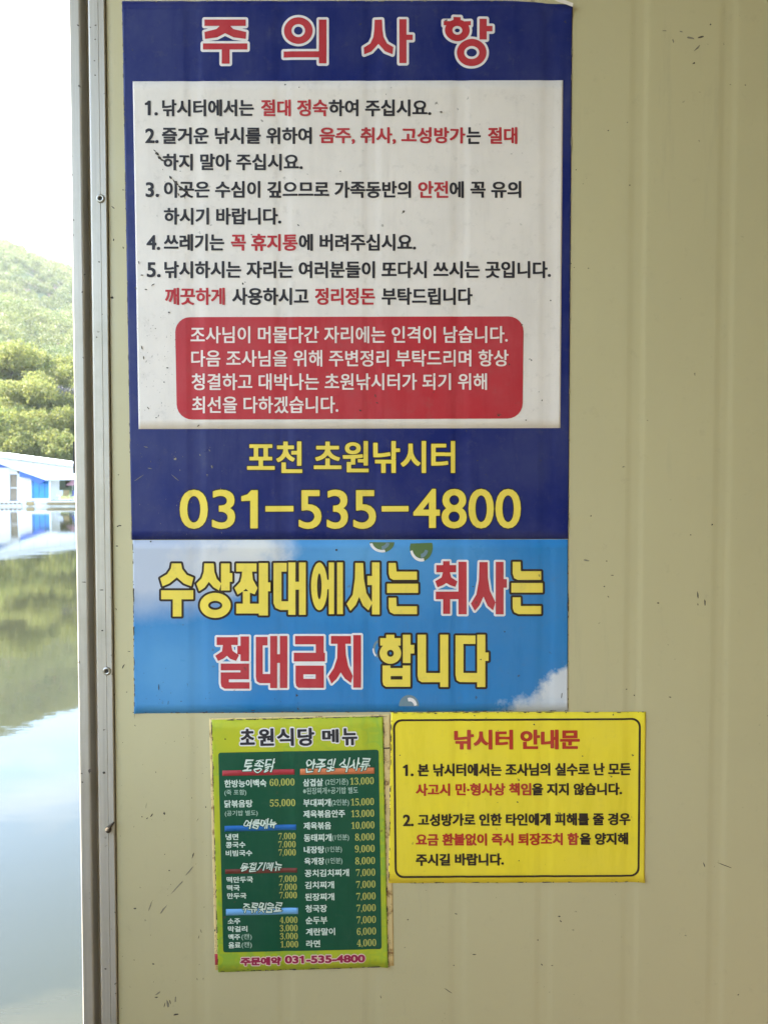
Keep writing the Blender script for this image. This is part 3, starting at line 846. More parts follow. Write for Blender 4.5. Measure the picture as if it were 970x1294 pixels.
dirt(cabin, [(872, 48, 7, 1.3, .2), (880, 61, 6, 1.2, -.8), (860, 40, 3, 1, .3), (850, 52, 3, 1, 1.2), (839, 39, 3, 1, 0), (206, 1150, 9, 1.3, -.9), (190, 1145, 8, 1, -1.2), (225, 1120, 14, 1.0, -.8), (240, 1100, 10, .8, -.9),
    (212, 1268, 7, 1.6, 1.4), (222, 1262, 5, 1.3, 1.6), (200, 1255, 5, 1, -.6), (740, 708, 4, 1.2, .2), (783, 1060, 4, .9, .2)], 0.00003, M['dirt_soft'], 'dirt_smudges')
dirt(cabin, [(127, 332, 1.3, 1.2, 0), (109, 348, 1.6, 1.2, .3), (106, 370, 1.3, 1.2, .2), (93, 331, 1, 3, 0), (131, 398, 1.6, .8, .3), (124, 427, 1, 1, 0), (122, 52, 1.2, 1, 0), (116, 37, 1.3, 1, 0), (121, 79, 1.3, .9, 0), (122, 97, 1.3, .9, 0),
    (108, 735, 3, .6, 0), (130, 745, 2.6, .9, 0), (131, 796, 1.4, 1, 0), (115, 973, 2, 3.2, .3), (106, 987, 1.2, 1.4, 0), (105, 976, 1.8, 1, .2), (133, 975, 2.2, 1.6, 0), (142, 1172, 2, .9, 1.2), (135, 1222, 2, 1, .1)], 0.0042, M['dirt'], 'trim_dirt')
X, Z = W(139, 1046)
tag(ball((X, -.006, Z), .0042, 1.1).build('mud_nest', M['mud']), 'small dark mud insect nest stuck on the aluminium trim', 'mud nest')
X2, Z2 = W(146, 1037)
o = bpy.data.objects[[q.name for q in COL.objects if q.name.startswith('mud_nest')][0]]
o.scale = (1, 1, 1)
MB().tube((X+.001, -.006, Z+.003), (X2, -.005, Z2), .0026, .0012, 7).build('nest_tail', M['mud'], o)
b = MB(); X, Za = W(94.5, 558); _, Zb = W(95, 598)
b.prism([(XT-.0030, -.001), (XT-.0030, .012), (XT-.0002, .012), (XT-.0002, -.001)], Zb, Za).build('rubber_stop', M['rubber'], cabin)

def lift(x, y, r, h):
    return lambda p: h*np.clip(1-np.hypot(p[:, 0]-x, p[:, 1]-y)/r, 0, 1)**1.6
# ------------------------------------------------------------------ sign 1: fishing rules
rx, rz = W(444, 342)
rules = empty('rules_sign', (rx, 0, rz), label='large navy fishing rules sign with a white panel, red box and yellow telephone number', cat='sign')
T0 = 0.0006
def top_edge(P, U, V):
    d = np.where(U > 0.82, ((U-0.82)/0.18)**2*7.5, 0)*(1-V)
    P = P.copy(); P[..., 1] += d
    return P
def curl1(p):   # the top right corner has come loose
    u = np.clip((p[:, 0]-688)/34, 0, 1); v = np.clip((26-p[:, 1])/26, 0, 1)
    return 0.006*(u*v)**1.5
sheet('sign_sheet', [(154.5, 1.8), (722.5, 1.0), (717.5, 681), (166.8, 682)], T0, M['navy'], rules, edge=top_edge, curl=curl1)
sheet('white_panel', [(168.2, 103.2), (710.8, 101.8), (707.4, 541), (175.7, 542.3)], T0+.00025, M['white_film'], rules, thick=.0002)
fx = [(221.5, 401), (661, 400), (659.5, 529), (224, 530.3)]
link('red_box', field_mesh([rrect(fx, 19)], 0, 1.0, T0+.0006, 'red_box'), M['red'], rules)
# loose, torn paper backing at the corner
b = MB(); pts = [(697, 3.5), (704, 2.8), (712, 4.5), (722, 8.5), (721.5, 12.5), (711, 8.5), (703, 6.2)]
v = [(W(*p)[0], -.0065-(.001 if i < 4 else 0), W(*p)[1]) for i, p in enumerate(pts)]
b.add(v, [tuple(range(len(v)))[::-1]]).build('torn_edge', M['white_film'], rules)
TL = dict(m=M['red'], outline=M['outline_white'], ow=3.1, off=T0, label='red title letter with white outline')
glyph(rules, (245, 10), 5.243, [(72,80,345,122), ((178,118),(238,118),(262,143),(348,162),(345,208),(265,198),(208,170),(155,198),(75,208),(72,162),(150,143)), (62,238,355,278), (186,272,238,372)], **TL)
glyph(rules, (245, 10), 5.243, [('o',692,153,95,88,45,43), (595,290,835,330), (828,80,878,370)], **TL)
glyph(rules, (450, 10), 5.243, [((122,80),(170,80),(173,150),(180,195),(203,238),(245,262),(240,310),(190,290),(146,240),(100,290),(52,310),(50,265),(93,237),(113,195),(120,140)), (285,78,332,368), (330,180,373,215)], **TL)
glyph(rules, (450, 10), 5.243, [(643,62,690,92), (578,90,757,118), ('o',668,150,82,72,33,29), (815,75,862,212), (860,122,900,158), ('o',763,298,98,90,50,43)], **TL)
K, Rd = 'black', 'red'
rows = [
 (126, 147.7, [('1.', 183.5, 200, K), ('낚시터에서는', 205.3, 321, K), ('절대 정숙', 330, 414, Rd), ('하여 주십시요.', 415.3, 544.6, K)]),
 (161, 182.7, [('2.', 184, 201, K), ('즐거운 낚시를 위하여', 205, 394, K), ('음주, 취사, 고성방가', 403.6, 587.5, Rd), ('는', 589, 607, K), ('절대', 616, 653, Rd)]),
 (194.4, 216, [('하지 말아 주십시요.', 206.2, 382.6, K)]),
 (229, 250.7, [('3.', 184.5, 201.5, K), ('이곳은 수심이 깊으므로 가족동반의', 207.5, 519, K), ('안전', 528, 566, Rd), ('에 꼭 유의', 567.5, 658, K)]),
 (262.7, 284.5, [('하시기 바랍니다.', 207.5, 355.5, K)]),
 (295.7, 317.5, [('4.', 185.6, 203, K), ('쓰레기는', 207.5, 283.7, K), ('꼭 휴지통', 292, 376.2, Rd), ('에 버려주십시요.', 377.6, 525.4, K)]),
 (330, 352, [('5.', 186, 203.5, K), ('낚시하시는 자리는 여러분들이 또다시 쓰시는 곳입니다.', 208, 695.5, K)]),
 (363.7, 385.8, [('깨끗하게', 209, 284.5, Rd), ('사용하시고', 293.6, 390, K), ('정리정돈', 398, 473.7, Rd), ('부탁드립니다', 482, 596.6, K)]),
]
for y0, y1, runs in rows:
    for body, x0, x1, c in runs:
        num = len(body) == 2 and body[1] == '.'
        text(rules, body, x0, x1, y0+(1.5 if num else 0), y1-(1.0 if num else 0), M[c], 0.75, T0+.00025, label='red lettering' if c == Rd else None)
for body, x0, x1, y0, y1 in (('조사님이 머물다간 자리에는 인격이 남습니다.', 241, 641, 412.6, 434.2), ('다음 조사님을 위해 주변정리 부탁드리며 항상', 242, 642, 442.4, 463.8),
                             ('청결하고 대박나는 초원낚시터가 되기 위해', 242.5, 614.7, 472, 493.4), ('최선을 다하겠습니다.', 243, 427.5, 501, 522.6)):
    text(rules, body, x0, x1, y0, y1, M['cream'], 0.42, T0+.0006, slope=-.001, label='cream lettering')
text(rules, '포천', 312.4, 382, 557.5, 598, M['yellow_ink'], 1.15, T0, M['dark_outline'], 1.0, label='yellow lettering')
text(rules, '초원낚시터', 396.5, 574.8, 557, 598, M['yellow_ink'], 1.15, T0, M['dark_outline'], 1.0, label='yellow lettering')
text(rules, '031', 227.5, 326, 618.5, 668.5, M['yellow_ink'], 1.05, T0, M['dark_outline'], 1.1, label='yellow telephone digits')
text(rules, '535', 377.5, 475, 618.5, 668.5, M['yellow_ink'], 1.05, T0, M['dark_outline'], 1.1, label='yellow telephone digits')
text(rules, '4800', 522, 657.5, 617.5, 668, M['yellow_ink'], 1.05, T0, M['dark_outline'], 1.1, label='yellow telephone digits')
for x0, x1 in ((335.5, 371), (482, 516)):
    q = rrect([(x0, 639.5), (x1, 639.3), (x1, 646.3), (x0, 646.5)], .5, 2)
    o = link('dash', field_mesh([q], 0, .5, T0+.0004, 'dash'), M['yellow_ink'], rules)
    link('dash_outline', field_mesh([q], 1.1, .5, T0+.0002, 'dash_outline'), M['dark_outline'], o)
dirt(rules, [(199, 195, 3, 1.8, .8), (202, 200, 3.4, 2.0, 1.0), (206, 203, 2.6, 1.2, .4), (196, 191, 2.4, .7, .7), (216, 225, 3, 1.2, .9), (222, 231, 5, 1.5, .8), (229, 238, 5.5, 2.0, .6), (234, 242, 3, 1.2, .2), (226, 246, 2.4, .9, 1.2), (238, 247, 3, .9, .9),
    (176, 332, .9, 2.4, -.2), (185, 366, 2, 1, .1), (214, 395, 1.2, .9, 0), (557, 142, 2.2, 1, .2), (378, 111, 1, .8, 0), (180, 348, 2, .7, 0), (194, 360, 3, .7, -.5), (318, 297, 1, 1, 0), (377, 285, 2, .8, .6), (251, 538, 2.2, .9, -.6), (198, 528, 1.2, .8, 0), (188, 516, 2.6, .8, .8), (180, 440, 3, .8, 1.3), (182, 452, 3, .7, 1.4), (212, 465, 1.4, .8, .2), (208, 483, 1, .7, 0),
    (474, 500, 2.4, .8, 1.2), (476, 509, 1.6, .8, .5), (455, 519, 1.8, 1.2, .3), (695, 380, .9, .9, 0), (664, 531, 1.2, .9, .5), (430, 217, 1, .8, 0), (727, 215, .8, .8, 0)] + scatter(70, 172, 222, 400, 540, .25, .65, 8) + scatter(50, 200, 700, 105, 540, .2, .5, 9) + scatter(8, 195, 245, 190, 250, .5, 1.1, 10), T0+.0009, M['dirt'])
dirt(rules, [(222, 580, 2.4, 2.0, .3), (176, 604, 8, .5, -.6), (222, 604, 7, .5, .7), (265, 569, 2, .7, 1), (268, 590, 2.6, .7, 1.2), (185, 565, 2.8, .8, .3), (262, 600, 1.4, .7, 0), (190, 592, 3, .6, .2), (253, 575, 1.6, .7, 1)] + scatter(40, 168, 290, 548, 678, .3, .8, 12), T0+.0002, M['dirt_soft'], 'dirt_smudges')

dirt(rules, edge_shade_dirt(70, 154.8, 5, 166.6, 680, 31)+edge_shade_dirt(40, 722.3, 14, 717.6, 680, 32)+edge_shade_dirt(26, 160, 2.4, 690, 1.8, 33), T0+.0003, M['dirt_soft'], 'edge_shade_grime')  # contact shadow round the navy sheet, painted as grime flecks
# ------------------------------------------------------------------ sign 2: no cooking, sky picture
def mat_skyprint():
    m = film('printed_sky_picture', (0.025, 0.20, 0.48), 0.32, 0.10, 0.4)
    n, l = m.node_tree.nodes, m.node_tree.links
    b = n['Principled BSDF']
    src = b.inputs['Base Color'].links[0].from_socket
    g = n.new('ShaderNodeNewGeometry').outputs['Position']
    def patch(px, py, rx_, ry_, soft0, soft1, nscale=16, namp=0.55):
        X, Z = W(px, py); Xb, _ = W(px+rx_, py); _, Zb = W(px, py+ry_)
        mp = n.new('ShaderNodeMapping'); sx, sz = 1/(Xb-X), 1/(Z-Zb)
        mp.inputs['Scale'].default_value = (sx, 0, sz); mp.inputs['Location'].default_value = (-X*sx, 0, -Z*sz)
        l.new(g, mp.inputs['Vector'])
        ln = n.new('ShaderNodeVectorMath'); ln.operation = 'LENGTH'; l.new(mp.outputs['Vector'], ln.inputs[0])
        nz = n.new('ShaderNodeTexNoise'); nz.inputs['Scale'].default_value = nscale; nz.inputs['Detail'].default_value = 6; nz.inputs['Roughness'].default_value = 0.62
        l.new(g, nz.inputs['Vector'])
        k = n.new('ShaderNodeMath'); k.operation = 'MULTIPLY_ADD'; k.inputs[1].default_value = namp
        l.new(nz.outputs['Fac'], k.inputs[0]); l.new(ln.outputs['Value'], k.inputs[2])
        r = n.new('ShaderNodeMapRange'); r.inputs['From Min'].default_value = soft1; r.inputs['From Max'].default_value = soft0
        l.new(k.outputs[0], r.inputs['Value'])
        return r.outputs['Result']
    c = mixc(n, l, patch(450, 700, 170, 75, 0.5, 1.7, 14, 1.0), src, (0.11, 0.33, 0.60, 1))
    c = mixc(n, l, patch(215, 850, 95, 75, 0.5, 1.5), c, (0.10, 0.30, 0.55, 1))
    c = mixc(n, l, patch(200, 715, 110, 62, 0.75, 1.5), c, (0.46, 0.50, 0.58, 1))
    c = mixc(n, l, patch(290, 708, 92, 66, 0.95, 1.45, 30, 1.3), c, (0.60, 0.60, 0.60, 1))
    c = mixc(n, l, patch(330, 690, 55, 30, 0.5, 1.4, 30, 0.8), c, (0.66, 0.65, 0.61, 1))
    c = mixc(n, l, patch(724, 905, 70, 76, 1.25, 1.5, 30, 1.3), c, (0.60, 0.62, 0.64, 1))
    c = mixc(n, l, patch(674, 915, 70, 44, 1.2, 1.55, 34, 1.3), c, (0.52, 0.57, 0.62, 1))
    l.new(c, b.inputs['Base Color'])
    return m
M['skyprint'] = mat_skyprint()
bx, bz = W(444, 791)
ban = empty('no_cooking_sign', (bx, 0, bz), label='sky blue no cooking sign with large yellow and red lettering below the navy rules sign', cat='sign')
sheet('sign_sheet', [(168.2, 682.6), (717.2, 681.6), (717, 898.3), (170.2, 901.3)], T0, M['skyprint'], ban, curl=lift(170, 902, 18, .0018))
M['drop_green'] = film('droplet_green_ink', (0.10, 0.17, 0.06), 0.3)
M['drop_grey'] = film('droplet_grey_ink', (0.16, 0.24, 0.28), 0.3)
def ell(cx, cy, a, b_, ang=0, half=None, n=28):
    out = []
    for i in range(n+1 if half else n):
        t = (half[0]+(half[1]-half[0])*i/n) if half else 2*math.pi*i/n
        x, y = a*math.cos(t), b_*math.sin(t)
        out.append((cx+x*math.cos(ang)-y*math.sin(ang), cy+x*math.sin(ang)+y*math.cos(ang)))
    return out
def crescent(cx, cy, a, b_, t0, t1, k):
    o = ell(cx, cy, a, b_, 0, (t0, t1)); i = ell(cx, cy, a*k, b_*k, 0, (t1, t0)); return o+i
def printed(paths, off, nm, m, parent): return link(nm, field_mesh([np.array(p, float) for p in paths], 0, .4, off, nm), m, parent)
PI = math.pi
for cx, cy, a, b_, full in ((482.5, 683.5, 16, 14.5, 0), (532, 692, 14.5, 17.5, 0), (516.5, 891, 12.5, 13, 1), (480, 820, 9, 12, 2)):
    if full == 0:
        top = 683.2
        pts = [p for p in ell(cx, cy, a, b_, 0.1) if p[1] > top]; xs_ = [p[0] for p in pts]
        pts = sorted(pts, key=lambda p: math.atan2(p[1]-cy-3, p[0]-cx))
        d = printed([pts], T0+.00025, 'droplet', M['drop_green'], ban)
        printed([crescent(cx, cy, a, b_, 1.3, 2.9, .78)], T0+.0005, 'droplet_glint', M['outline_white'], d)
        printed([crescent(cx-1, cy, a*.7, b_*.75, .3, 1.5, .6)], T0+.0005, 'droplet_glint', M['drop_grey'], d)
    elif full == 1:
        pts = ell(cx, cy, a, b_, 0, (PI*.97, 2*PI*1.015)); pts = [(x, min(y, 898)) for x, y in pts]
        d = printed([pts], T0+.00025, 'droplet', M['drop_grey'], ban)
        printed([crescent(cx+1, cy+2, a*.75, b_*.9, 4.4, 6.1, .6)], T0+.0005, 'droplet_glint', M['outline_white'], d)
    else:
        d = printed([crescent(cx, cy, a, b_, 1.9, 4.6, .7)], T0+.00014, 'droplet', M['drop_grey'], ban)
        printed([crescent(cx-.5, cy, a, b_, 2.2, 3.2, .8)], T0+.00018, 'droplet_glint', M['outline_white'], d)
YB = dict(m=M['yellow_ink'], outline=M['dark_outline'], ow=2.75, off=T0, label='yellow lettering with black outline')
RW = dict(m=M['red'], outline=M['outline_white'], ow=2.6, off=T0, label='red lettering with white outline')
A1, A2, A3, A4, A5, A6 = ((195,700), 5.706), ((340,700), 4.85), ((540,700), 6.0625), ((265,795), 8.818), ((365,795), 8.818), ((470,795), 6.0625)
glyph(ban, *A1, [((128,68),(195,68),(203,108),(235,150),(283,170),(268,232),(215,212),(165,168),(110,212),(62,232),(45,175),(95,145),(122,105)), (52,262,282,326), (136,320,198,450)], **YB)
glyph(ban, *A1, [((362,68),(430,68),(435,130),(452,180),(484,212),(468,262),(430,240),(395,200),(365,242),(325,268),(305,215),(343,175),(358,130)), (483,68,545,262), (540,138,564,200), ('o',441,370,111,90,51,33)], **YB)
glyph(ban, *A1, [(592,68,738,126), ((635,122),(705,122),(712,185),(745,245),(725,290),(690,278),(662,250),(635,272),(602,292),(580,245),(622,200),(632,160)), (640,268,690,364), (592,358,760,428), (755,65,820,442), (815,205,838,268)], **YB)
glyph(ban, *A2, [((28,55),(108,55),(108,108),(76,108),(76,290),(120,290),(120,343),(70,343),(40,330),(28,300)), (118,52,162,372), (158,170,188,218), (184,52,225,372)], **YB)
glyph(ban, *A2, [('o',308,198,50,146,14,80), (350,158,372,215), (366,52,398,368), (417,52,452,368)], **YB)
glyph(ban, *A2, [((528,55),(576,55),(580,150),(596,240),(632,300),(608,345),(575,315),(552,262),(530,312),(498,348),(475,305),(512,250),(526,150)), (602,135,635,190), (630,52,676,370)], **YB)
glyph(ban, *A2, [((732,55),(775,55),(780,108),(905,108),(905,158),(760,158),(740,147),(732,120)), (722,182,912,238), ((732,268),(778,268),(780,320),(905,320),(905,368),(765,368),(741,356),(732,330))], **YB)
glyph(ban, *A3, [(118,55,168,90), (66,85,218,140), ((118,136),(168,136),(180,180),(228,210),(212,252),(170,238),(143,222),(115,240),(75,255),(58,208),(106,180)), (62,288,240,346), (118,340,172,458), (236,60,298,462)], **RW)
glyph(ban, *A3, [((396,62),(458,62),(460,180),(475,280),(518,370),(500,432),(457,395),(427,325),(395,395),(360,435),(330,380),(372,310),(392,200)), (520,60,580,462), (575,192,605,258)], **RW)
glyph(ban, *A3, [((650,60),(710,60),(712,132),(868,132),(868,198),(690,198),(662,185),(650,150)), (640,222,880,295), ((650,332),(710,332),(712,398),(868,398),(868,460),(695,460),(662,445),(650,415))], **YB)
glyph(ban, *A4, [(80,88,315,175), ((150,170),(240,170),(255,240),(328,290),(295,352),(230,330),(195,295),(150,330),(95,352),(65,295),(140,245)), (345,80,440,355), (310,185,350,280), ((125,382),(440,382),(440,557),(215,557),(215,590),(445,590),(445,662),(170,662),(135,640),(125,600),(125,480),(345,480),(345,457),(125,457))], **RW)
glyph(ban, *A4, [((515,85),(645,85),(645,180),(592,180),(592,498),(678,498),(678,600),(560,600),(525,580),(515,530)), (675,75,752,655), (748,278,787,375), (782,75,865,655)], **RW)
glyph(ban, *A5, [((70,75),(388,75),(388,268),(300,268),(300,168),(70,168)), (55,262,403,358), ((75,405),(390,405),(390,652),(110,652),(82,630),(75,590)), ('h',162,502,298,552)], **RW)
glyph(ban, *A5, [(468,75,690,162), ((542,158),(628,158),(635,290),(660,410),(712,520),(690,598),(625,550),(577,480),(530,555),(475,605),(440,525),(500,435),(538,320)), (717,65,803,650)], **RW)
glyph(ban, *A6, [(108,42,170,75), (62,68,218,125), ('o',140,184,82,80,26,27), (235,42,293,258), (290,120,322,185), ((80,278),(140,278),(140,297),(235,297),(235,278),(292,278),(292,440),(105,440),(86,425),(80,400)), ('h',142,358,232,385)], **YB)
glyph(ban, *A6, [((348,42),(412,42),(412,335),(525,335),(525,405),(380,405),(356,390),(348,355)), (520,42,582,442)], **YB)
glyph(ban, *A6, [((638,48),(790,48),(790,112),(698,112),(698,335),(808,335),(808,405),(670,405),(646,390),(638,350)), (803,42,865,442), (862,178,890,242)], **YB)
dirt(ban, [(201, 868, .6, 4, 0), (213, 888, .5, 3.5, .1), (709, 878, .7, 4, .1), (261, 899.5, 2, .8, 0), (171, 900, 3, .8, 0), (320, 897.5, 3, .5, 0), (191, 684.5, 1.2, 1, 0), (425, 695, 1.8, 1.6, 0), (637, 798, 1, 1, 0), (607, 833, 1, 1, 0), (597, 741, 1, .8, 0)] + scatter(26, 175, 420, 860, 900, .3, .8, 14) + scatter(30, 180, 710, 690, 895, .2, .5, 15), T0+.0006, M['dirt'])

dirt(ban, edge_shade_dirt(46, 168.6, 684, 170.4, 900, 34)+edge_shade_dirt(60, 171, 900.8, 716, 897.9, 35)+edge_shade_dirt(16, 717, 690, 717, 896, 36), T0+.0003, M['dirt'], 'edge_shade_grime')  # sky sheet's contact shadow, put in as dark grime along its rim
# ------------------------------------------------------------------ older sheet behind the menu, yellow notice, menu
ox, oz = W(380, 1065)
old = empty('old_sheet', (ox, 0, oz), label='yellowed rust-stained older sheet showing round the edges of the green menu', cat='poster')
sheet('paper', [(264.5, 907.8), (492.5, 902.8), (497.3, 1220), (272, 1225.5)], .0005, M['old'], old)
sheet('red_print', [(271.5, 1205), (276, 1205), (276.5, 1218.8), (271.9, 1219)], .0008, M['bar_red'], old, thick=.0001)
sheet('pencil_line', [(484, 944.6), (492.5, 944.2), (492.5, 945.8), (484, 946.2)], .0007, M['mud'], old, thick=.0001)
nx_, nz_ = W(653, 1007)
notice = empty('yellow_notice', (nx_, 0, nz_), label='yellow notice with a rounded black border right of the green menu', cat='sign')
TY = .0011
sheet('notice_sheet', [(494, 900), (815, 899.2), (813.3, 1114.3), (490.8, 1115.4)], TY, M['yellow_board'], notice, curl=lift(813.5, 1115, 13, .0022))
outer = rrect([(496.2, 908.6), (808.8, 907), (807, 1107.3), (498.5, 1109)], 11); inner = rrect([(498.9, 911.1), (806.2, 909.5), (804.5, 1104.9), (501.1, 1106.5)], 9)
link('border_line', field_mesh([outer, inner[::-1]], 0, .5, TY+.0003, 'border_line'), M['dark_outline'], notice)
text(notice, '낚시터', 573.3, 647.6, 921.6, 947.2, M['notice_red'], 1.25, TY, slope=-.003, label='red heading lettering')
text(notice, '안내문', 656.7, 731.7, 921.3, 947, M['notice_red'], 1.25, TY, slope=-.003, label='red heading lettering')
for body, x0, x1, y0, y1, c in (('1.', 508.8, 522.3, 965.5, 980.6, K), ('본 낚시터에서는 조사님의 실수로 난 모든', 527.3, 796.3, 964.4, 981, K),
    ('사고시 민·형사상 책임', 525, 670.5, 989.4, 1005.6, Rd), ('을 지지 않습니다.', 671.3, 785, 989, 1005, K),
    ('2.', 508.8, 522.5, 1028.6, 1043.8, K), ('고성방가로 인한 타인에게 피해를 줄 경우', 527.7, 795.7, 1027.6, 1043.8, K),
    ('요금 환불없이 즉시 퇴장조치 함', 525, 730.5, 1052.6, 1068.6, Rd), ('을 양지해', 731.5, 792.8, 1051.7, 1067.4, K), ('주시길 바랍니다.', 525, 636, 1078, 1093.8, K)):
    text(notice, body, x0, x1, y0, y1, M['notice_red' if c == Rd else 'dark_outline'], .72, TY, slope=-.005, step=.4, label='red lettering' if c == Rd else None)
dirt(notice, edge_shade_dirt(40, 494.4, 902, 491.2, 1114, 37)+edge_shade_dirt(50, 496, 900.4, 813, 899.7, 38)+edge_shade_dirt(24, 492, 1114.9, 812, 1113.9, 39), TY+.0003, M['mud'], 'edge_shade_grime')  # dark rim flecks paint the contact shadow of the yellow sheet
dirt(notice, [(505, 954, 1, .8, 0), (653, 1013, 1.1, 1, 0), (735, 955, 1, .8, 0), (674, 915, 1.3, 1, 0), (615, 1091, 1.5, 3, 0), (550, 901, 2.4, .6, 0), (599, 904, 1, .8, 0), (655, 1087, .8, .8, 0)]+scatter(22, 500, 808, 905, 1110, .2, .45, 18), TY+.0005, M['dirt'])

mx_, mz_ = W(380, 1067)
menu = empty('menu_sign', (mx_, 0, mz_), label='green restaurant menu with white dishes and yellow prices below the sky blue sign', cat='menu')
TM = .0012
sheet('menu_sheet', [(267.8, 909.3), (483.8, 904.8), (490.2, 1221.2), (276, 1228)], TM, M['menu_green'], menu, curl=lift(490.5, 1222, 16, .0024))
link('dark_panel', field_mesh([rrect([(276.2, 950.7), (478.2, 947), (482, 1198.6), (282.4, 1202.8)], 3)], 0, 1.0, TM+.0003, 'dark_panel'), M['menu_dark'], menu)
TP = TM+.0003
for body, x0, x1, y0, y1 in (('초', 303.5, 322.3, 920.3, 941.3), ('원', 326, 346.5, 920, 942.5), ('식', 350, 371.5, 919.8, 942.8), ('당', 376, 397.4, 919.3, 942.5), ('메', 407, 428, 921, 938.5), ('뉴', 432, 451.5, 919.5, 941.8)):
    text(menu, body, x0, x1, y0, y1, M['black'], 1.0, TM, M['outline_white'], 1.4, slope=-.02, step=.4, p=2, label='black title letter with white outline')
def bar(x0, x1, y0, y1, dy, c): sheet('heading_bar', [(x0, y0), (x1, y0+dy), (x1, y1+dy), (x0, y1)], TP+.0002, M[c], menu, thick=.0001)
bar(281.4, 372.3, 973.2, 980, -1.7, 'bar_red'); bar(379.4, 473, 971, 978.6, -1.5, 'bar_orange'); bar(284.3, 374.5, 1043, 1050, -1.7, 'bar_blue')
bar(285, 375.6, 1097.8, 1103.5, -1.7, 'bar_brown'); bar(286, 377, 1148, 1156, -1.7, 'bar_sky')
SL = -.018
for body, x0, x1, y0, y1 in (('토종닭', 307.7, 347.4, 958.6, 976), ('안주및 식사류', 386.3, 467.4, 958.6, 975.5), ('여름메뉴', 308.7, 350, 1035, 1046.6), ('동절기메뉴', 304.5, 356.7, 1089, 1100.6), ('주류및음료', 306.7, 356.7, 1140, 1153)):
    text(menu, body, x0, x1, y0, y1, M['menu_text'], .25, TP+.00025, M['menu_dark'], .8, slope=SL*1.6, slant=.26, step=.35, p=2, ky=1.0, wob=.75, label='brush style heading lettering')
names = [('한방능이백숙', 284, 337, 984.8, 994.6), ('닭볶음탕', 284, 319.5, 1010.4, 1020), ('냉면', 285.5, 301.5, 1052.8, 1061), ('콩국수', 285.6, 310.6, 1063.2, 1071), ('비빔국수', 285.7, 319.2, 1073.6, 1081.5),
    ('떡만두국', 286.7, 320, 1107, 1115), ('떡국', 287, 303.3, 1117.4, 1125), ('만두국', 287.5, 311.7, 1127.5, 1135.2), ('소주', 288.2, 304, 1159.6, 1167.2), ('막걸리', 288.4, 313, 1169.3, 1177), ('맥주', 289, 304, 1179.4, 1187), ('음료', 289, 304.5, 1189.5, 1197.4),
    ('삼겹살', 383, 408.2, 983.4, 993.2), ('부대찌개', 383.3, 418, 1009, 1019), ('제육볶음안주', 383.3, 436, 1023.2, 1033), ('제육볶음', 383.7, 418.4, 1038.2, 1047.9), ('동태찌개', 384, 419, 1053.2, 1063), ('내장탕', 384.1, 410, 1068.6, 1077.8),
    ('육개장', 384.6, 410, 1083, 1092.2), ('꽁치김치찌개', 385, 441, 1098, 1107.5), ('김치찌개', 385.4, 422.2, 1113, 1122.5), ('된장찌개', 385.6, 422.4, 1128, 1137.5), ('청국장', 386, 413.3, 1142.6, 1152.2), ('순두부', 386.3, 413.7, 1157.5, 1167), ('계란말이', 386.6, 423.4, 1172, 1181.4), ('라면', 387, 404.6, 1187, 1196.2)]
for body, x0, x1, y0, y1 in names: text(menu, body, x0, x1, y0, y1, M['menu_text'], .28, TP, slope=SL, step=.35)
for body, x0, x1, y0, y1 in (('(죽 포함)', 284, 311.6, 997.2, 1005.4), ('(공기밥 별도)', 284.6, 326, 1023.6, 1031.6), ('(캔)', 305.5, 318.5, 1179, 1187.4), ('(캔)', 305.7, 318.6, 1189.2, 1197.6), ('(2인기준)', 411, 440, 983.4, 992.6),
    ('※된장찌개+공기밥 별도', 383, 452.3, 994.6, 1003.2), ('(2인분)', 418.8, 441, 1009.2, 1018.6), ('(1인분)', 419.8, 441, 1053.4, 1062.4), ('(1인분)', 411, 432, 1068.6, 1077.4), ('(1인분)', 411.3, 432.6, 1083, 1092)):
    text(menu, body, x0, x1, y0, y1, M['menu_thin'], .12, TP, slope=SL, step=.35, label='thin grey lettering')
def serif(s): return ''.join(chr(0x1D7CE+int(ch)) if ch.isdigit() else ch for ch in s)
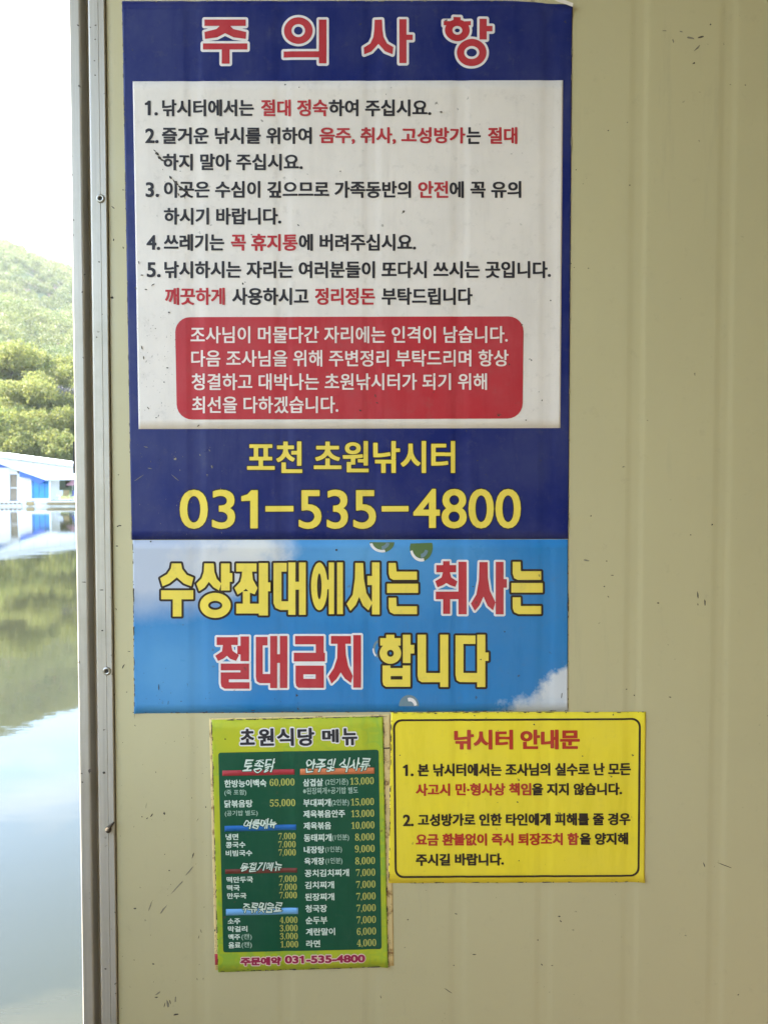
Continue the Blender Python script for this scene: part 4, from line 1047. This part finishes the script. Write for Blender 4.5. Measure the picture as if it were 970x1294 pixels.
for s, x0, x1, y0 in (('60,000', 341, 372.3, 983.6), ('55,000', 341.3, 373.3, 1009.6), ('7,000', 352, 373.7, 1052), ('7,000', 352, 373.8, 1062.3), ('7,000', 352.2, 374, 1072.5), ('7,000', 353, 375, 1105.8), ('7,000', 353, 375.2, 1116.2), ('7,000', 353.2, 375.4, 1126.4),
    ('4,000', 353.8, 376, 1157.7), ('3,000', 353.8, 376.2, 1168), ('3,000', 354, 376.4, 1178.2), ('1,000', 354.6, 377, 1188.4),
    ('13,000', 442.3, 472.2, 982), ('15,000', 443.3, 472.4, 1008.3), ('13,000', 443.6, 472.6, 1023), ('10,000', 443.8, 473, 1037.8), ('8,000', 448.6, 473, 1052.6), ('9,000', 448.4, 473.2, 1067.4), ('8,000', 448.8, 473.7, 1082.6),
    ('7,000', 449.8, 474, 1097.4), ('7,000', 450, 474.2, 1112.4), ('7,000', 450.2, 474.4, 1127.4), ('7,000', 450.4, 474.6, 1142.2), ('7,000', 450.6, 474.8, 1157), ('6,000', 450.8, 475, 1171.6), ('4,000', 450.9, 475.2, 1186.2)):
    h = 10.3 if x0 > 440 or y0 < 1012 else 9.4
    text(menu, serif(s), x0, x1, y0, y0+h, M['price'], .0, TP, slope=SL, step=.35, label='yellow serif price')
text(menu, '주문예약', 304.2, 355.3, 1208.8, 1219.8, M['magenta'], .75, TM, M['pink'], .95, slope=SL, step=.4, label='crimson lettering with pale outline')
text(menu, '031-535-4800', 360, 461.2, 1207, 1217.2, M['magenta'], .75, TM, M['pink'], .95, slope=SL, step=.4, label='crimson lettering with pale outline')
dirt(menu, [(285, 933.5, 1.2, 1.2, 0)] + edge_shade_dirt(60, 268.0, 911, 276, 1226, 21) + edge_shade_dirt(80, 484.2, 908, 490.6, 1219, 22) + scatter(20, 270, 485, 905, 948, .2, .5, 20)
     + edge_shade_dirt(46, 278, 1227, 489, 1220.6, 23) + edge_shade_dirt(60, 269, 909.6, 483, 905.2, 24), TM+.0004, M['mud'], 'dirt_specks')

print_runs()

# ------------------------------------------------------------------ air
hz = bpy.data.materials.new('haze_air'); hz.use_nodes = True
hn, hl = hz.node_tree.nodes, hz.node_tree.links
hn.clear()
ho = hn.new('ShaderNodeOutputMaterial'); pv = hn.new('ShaderNodeVolumePrincipled')
pv.inputs['Color'].default_value = (0.93, 0.96, 1.0, 1); pv.inputs['Density'].default_value = 0.00015; pv.inputs['Anisotropy'].default_value = 0.2
hl.new(pv.outputs[0], ho.inputs['Volume'])
MB().box(-1000, 1000, -1000, 1000, -2.8, 190).build('haze', hz, kind='stuff')
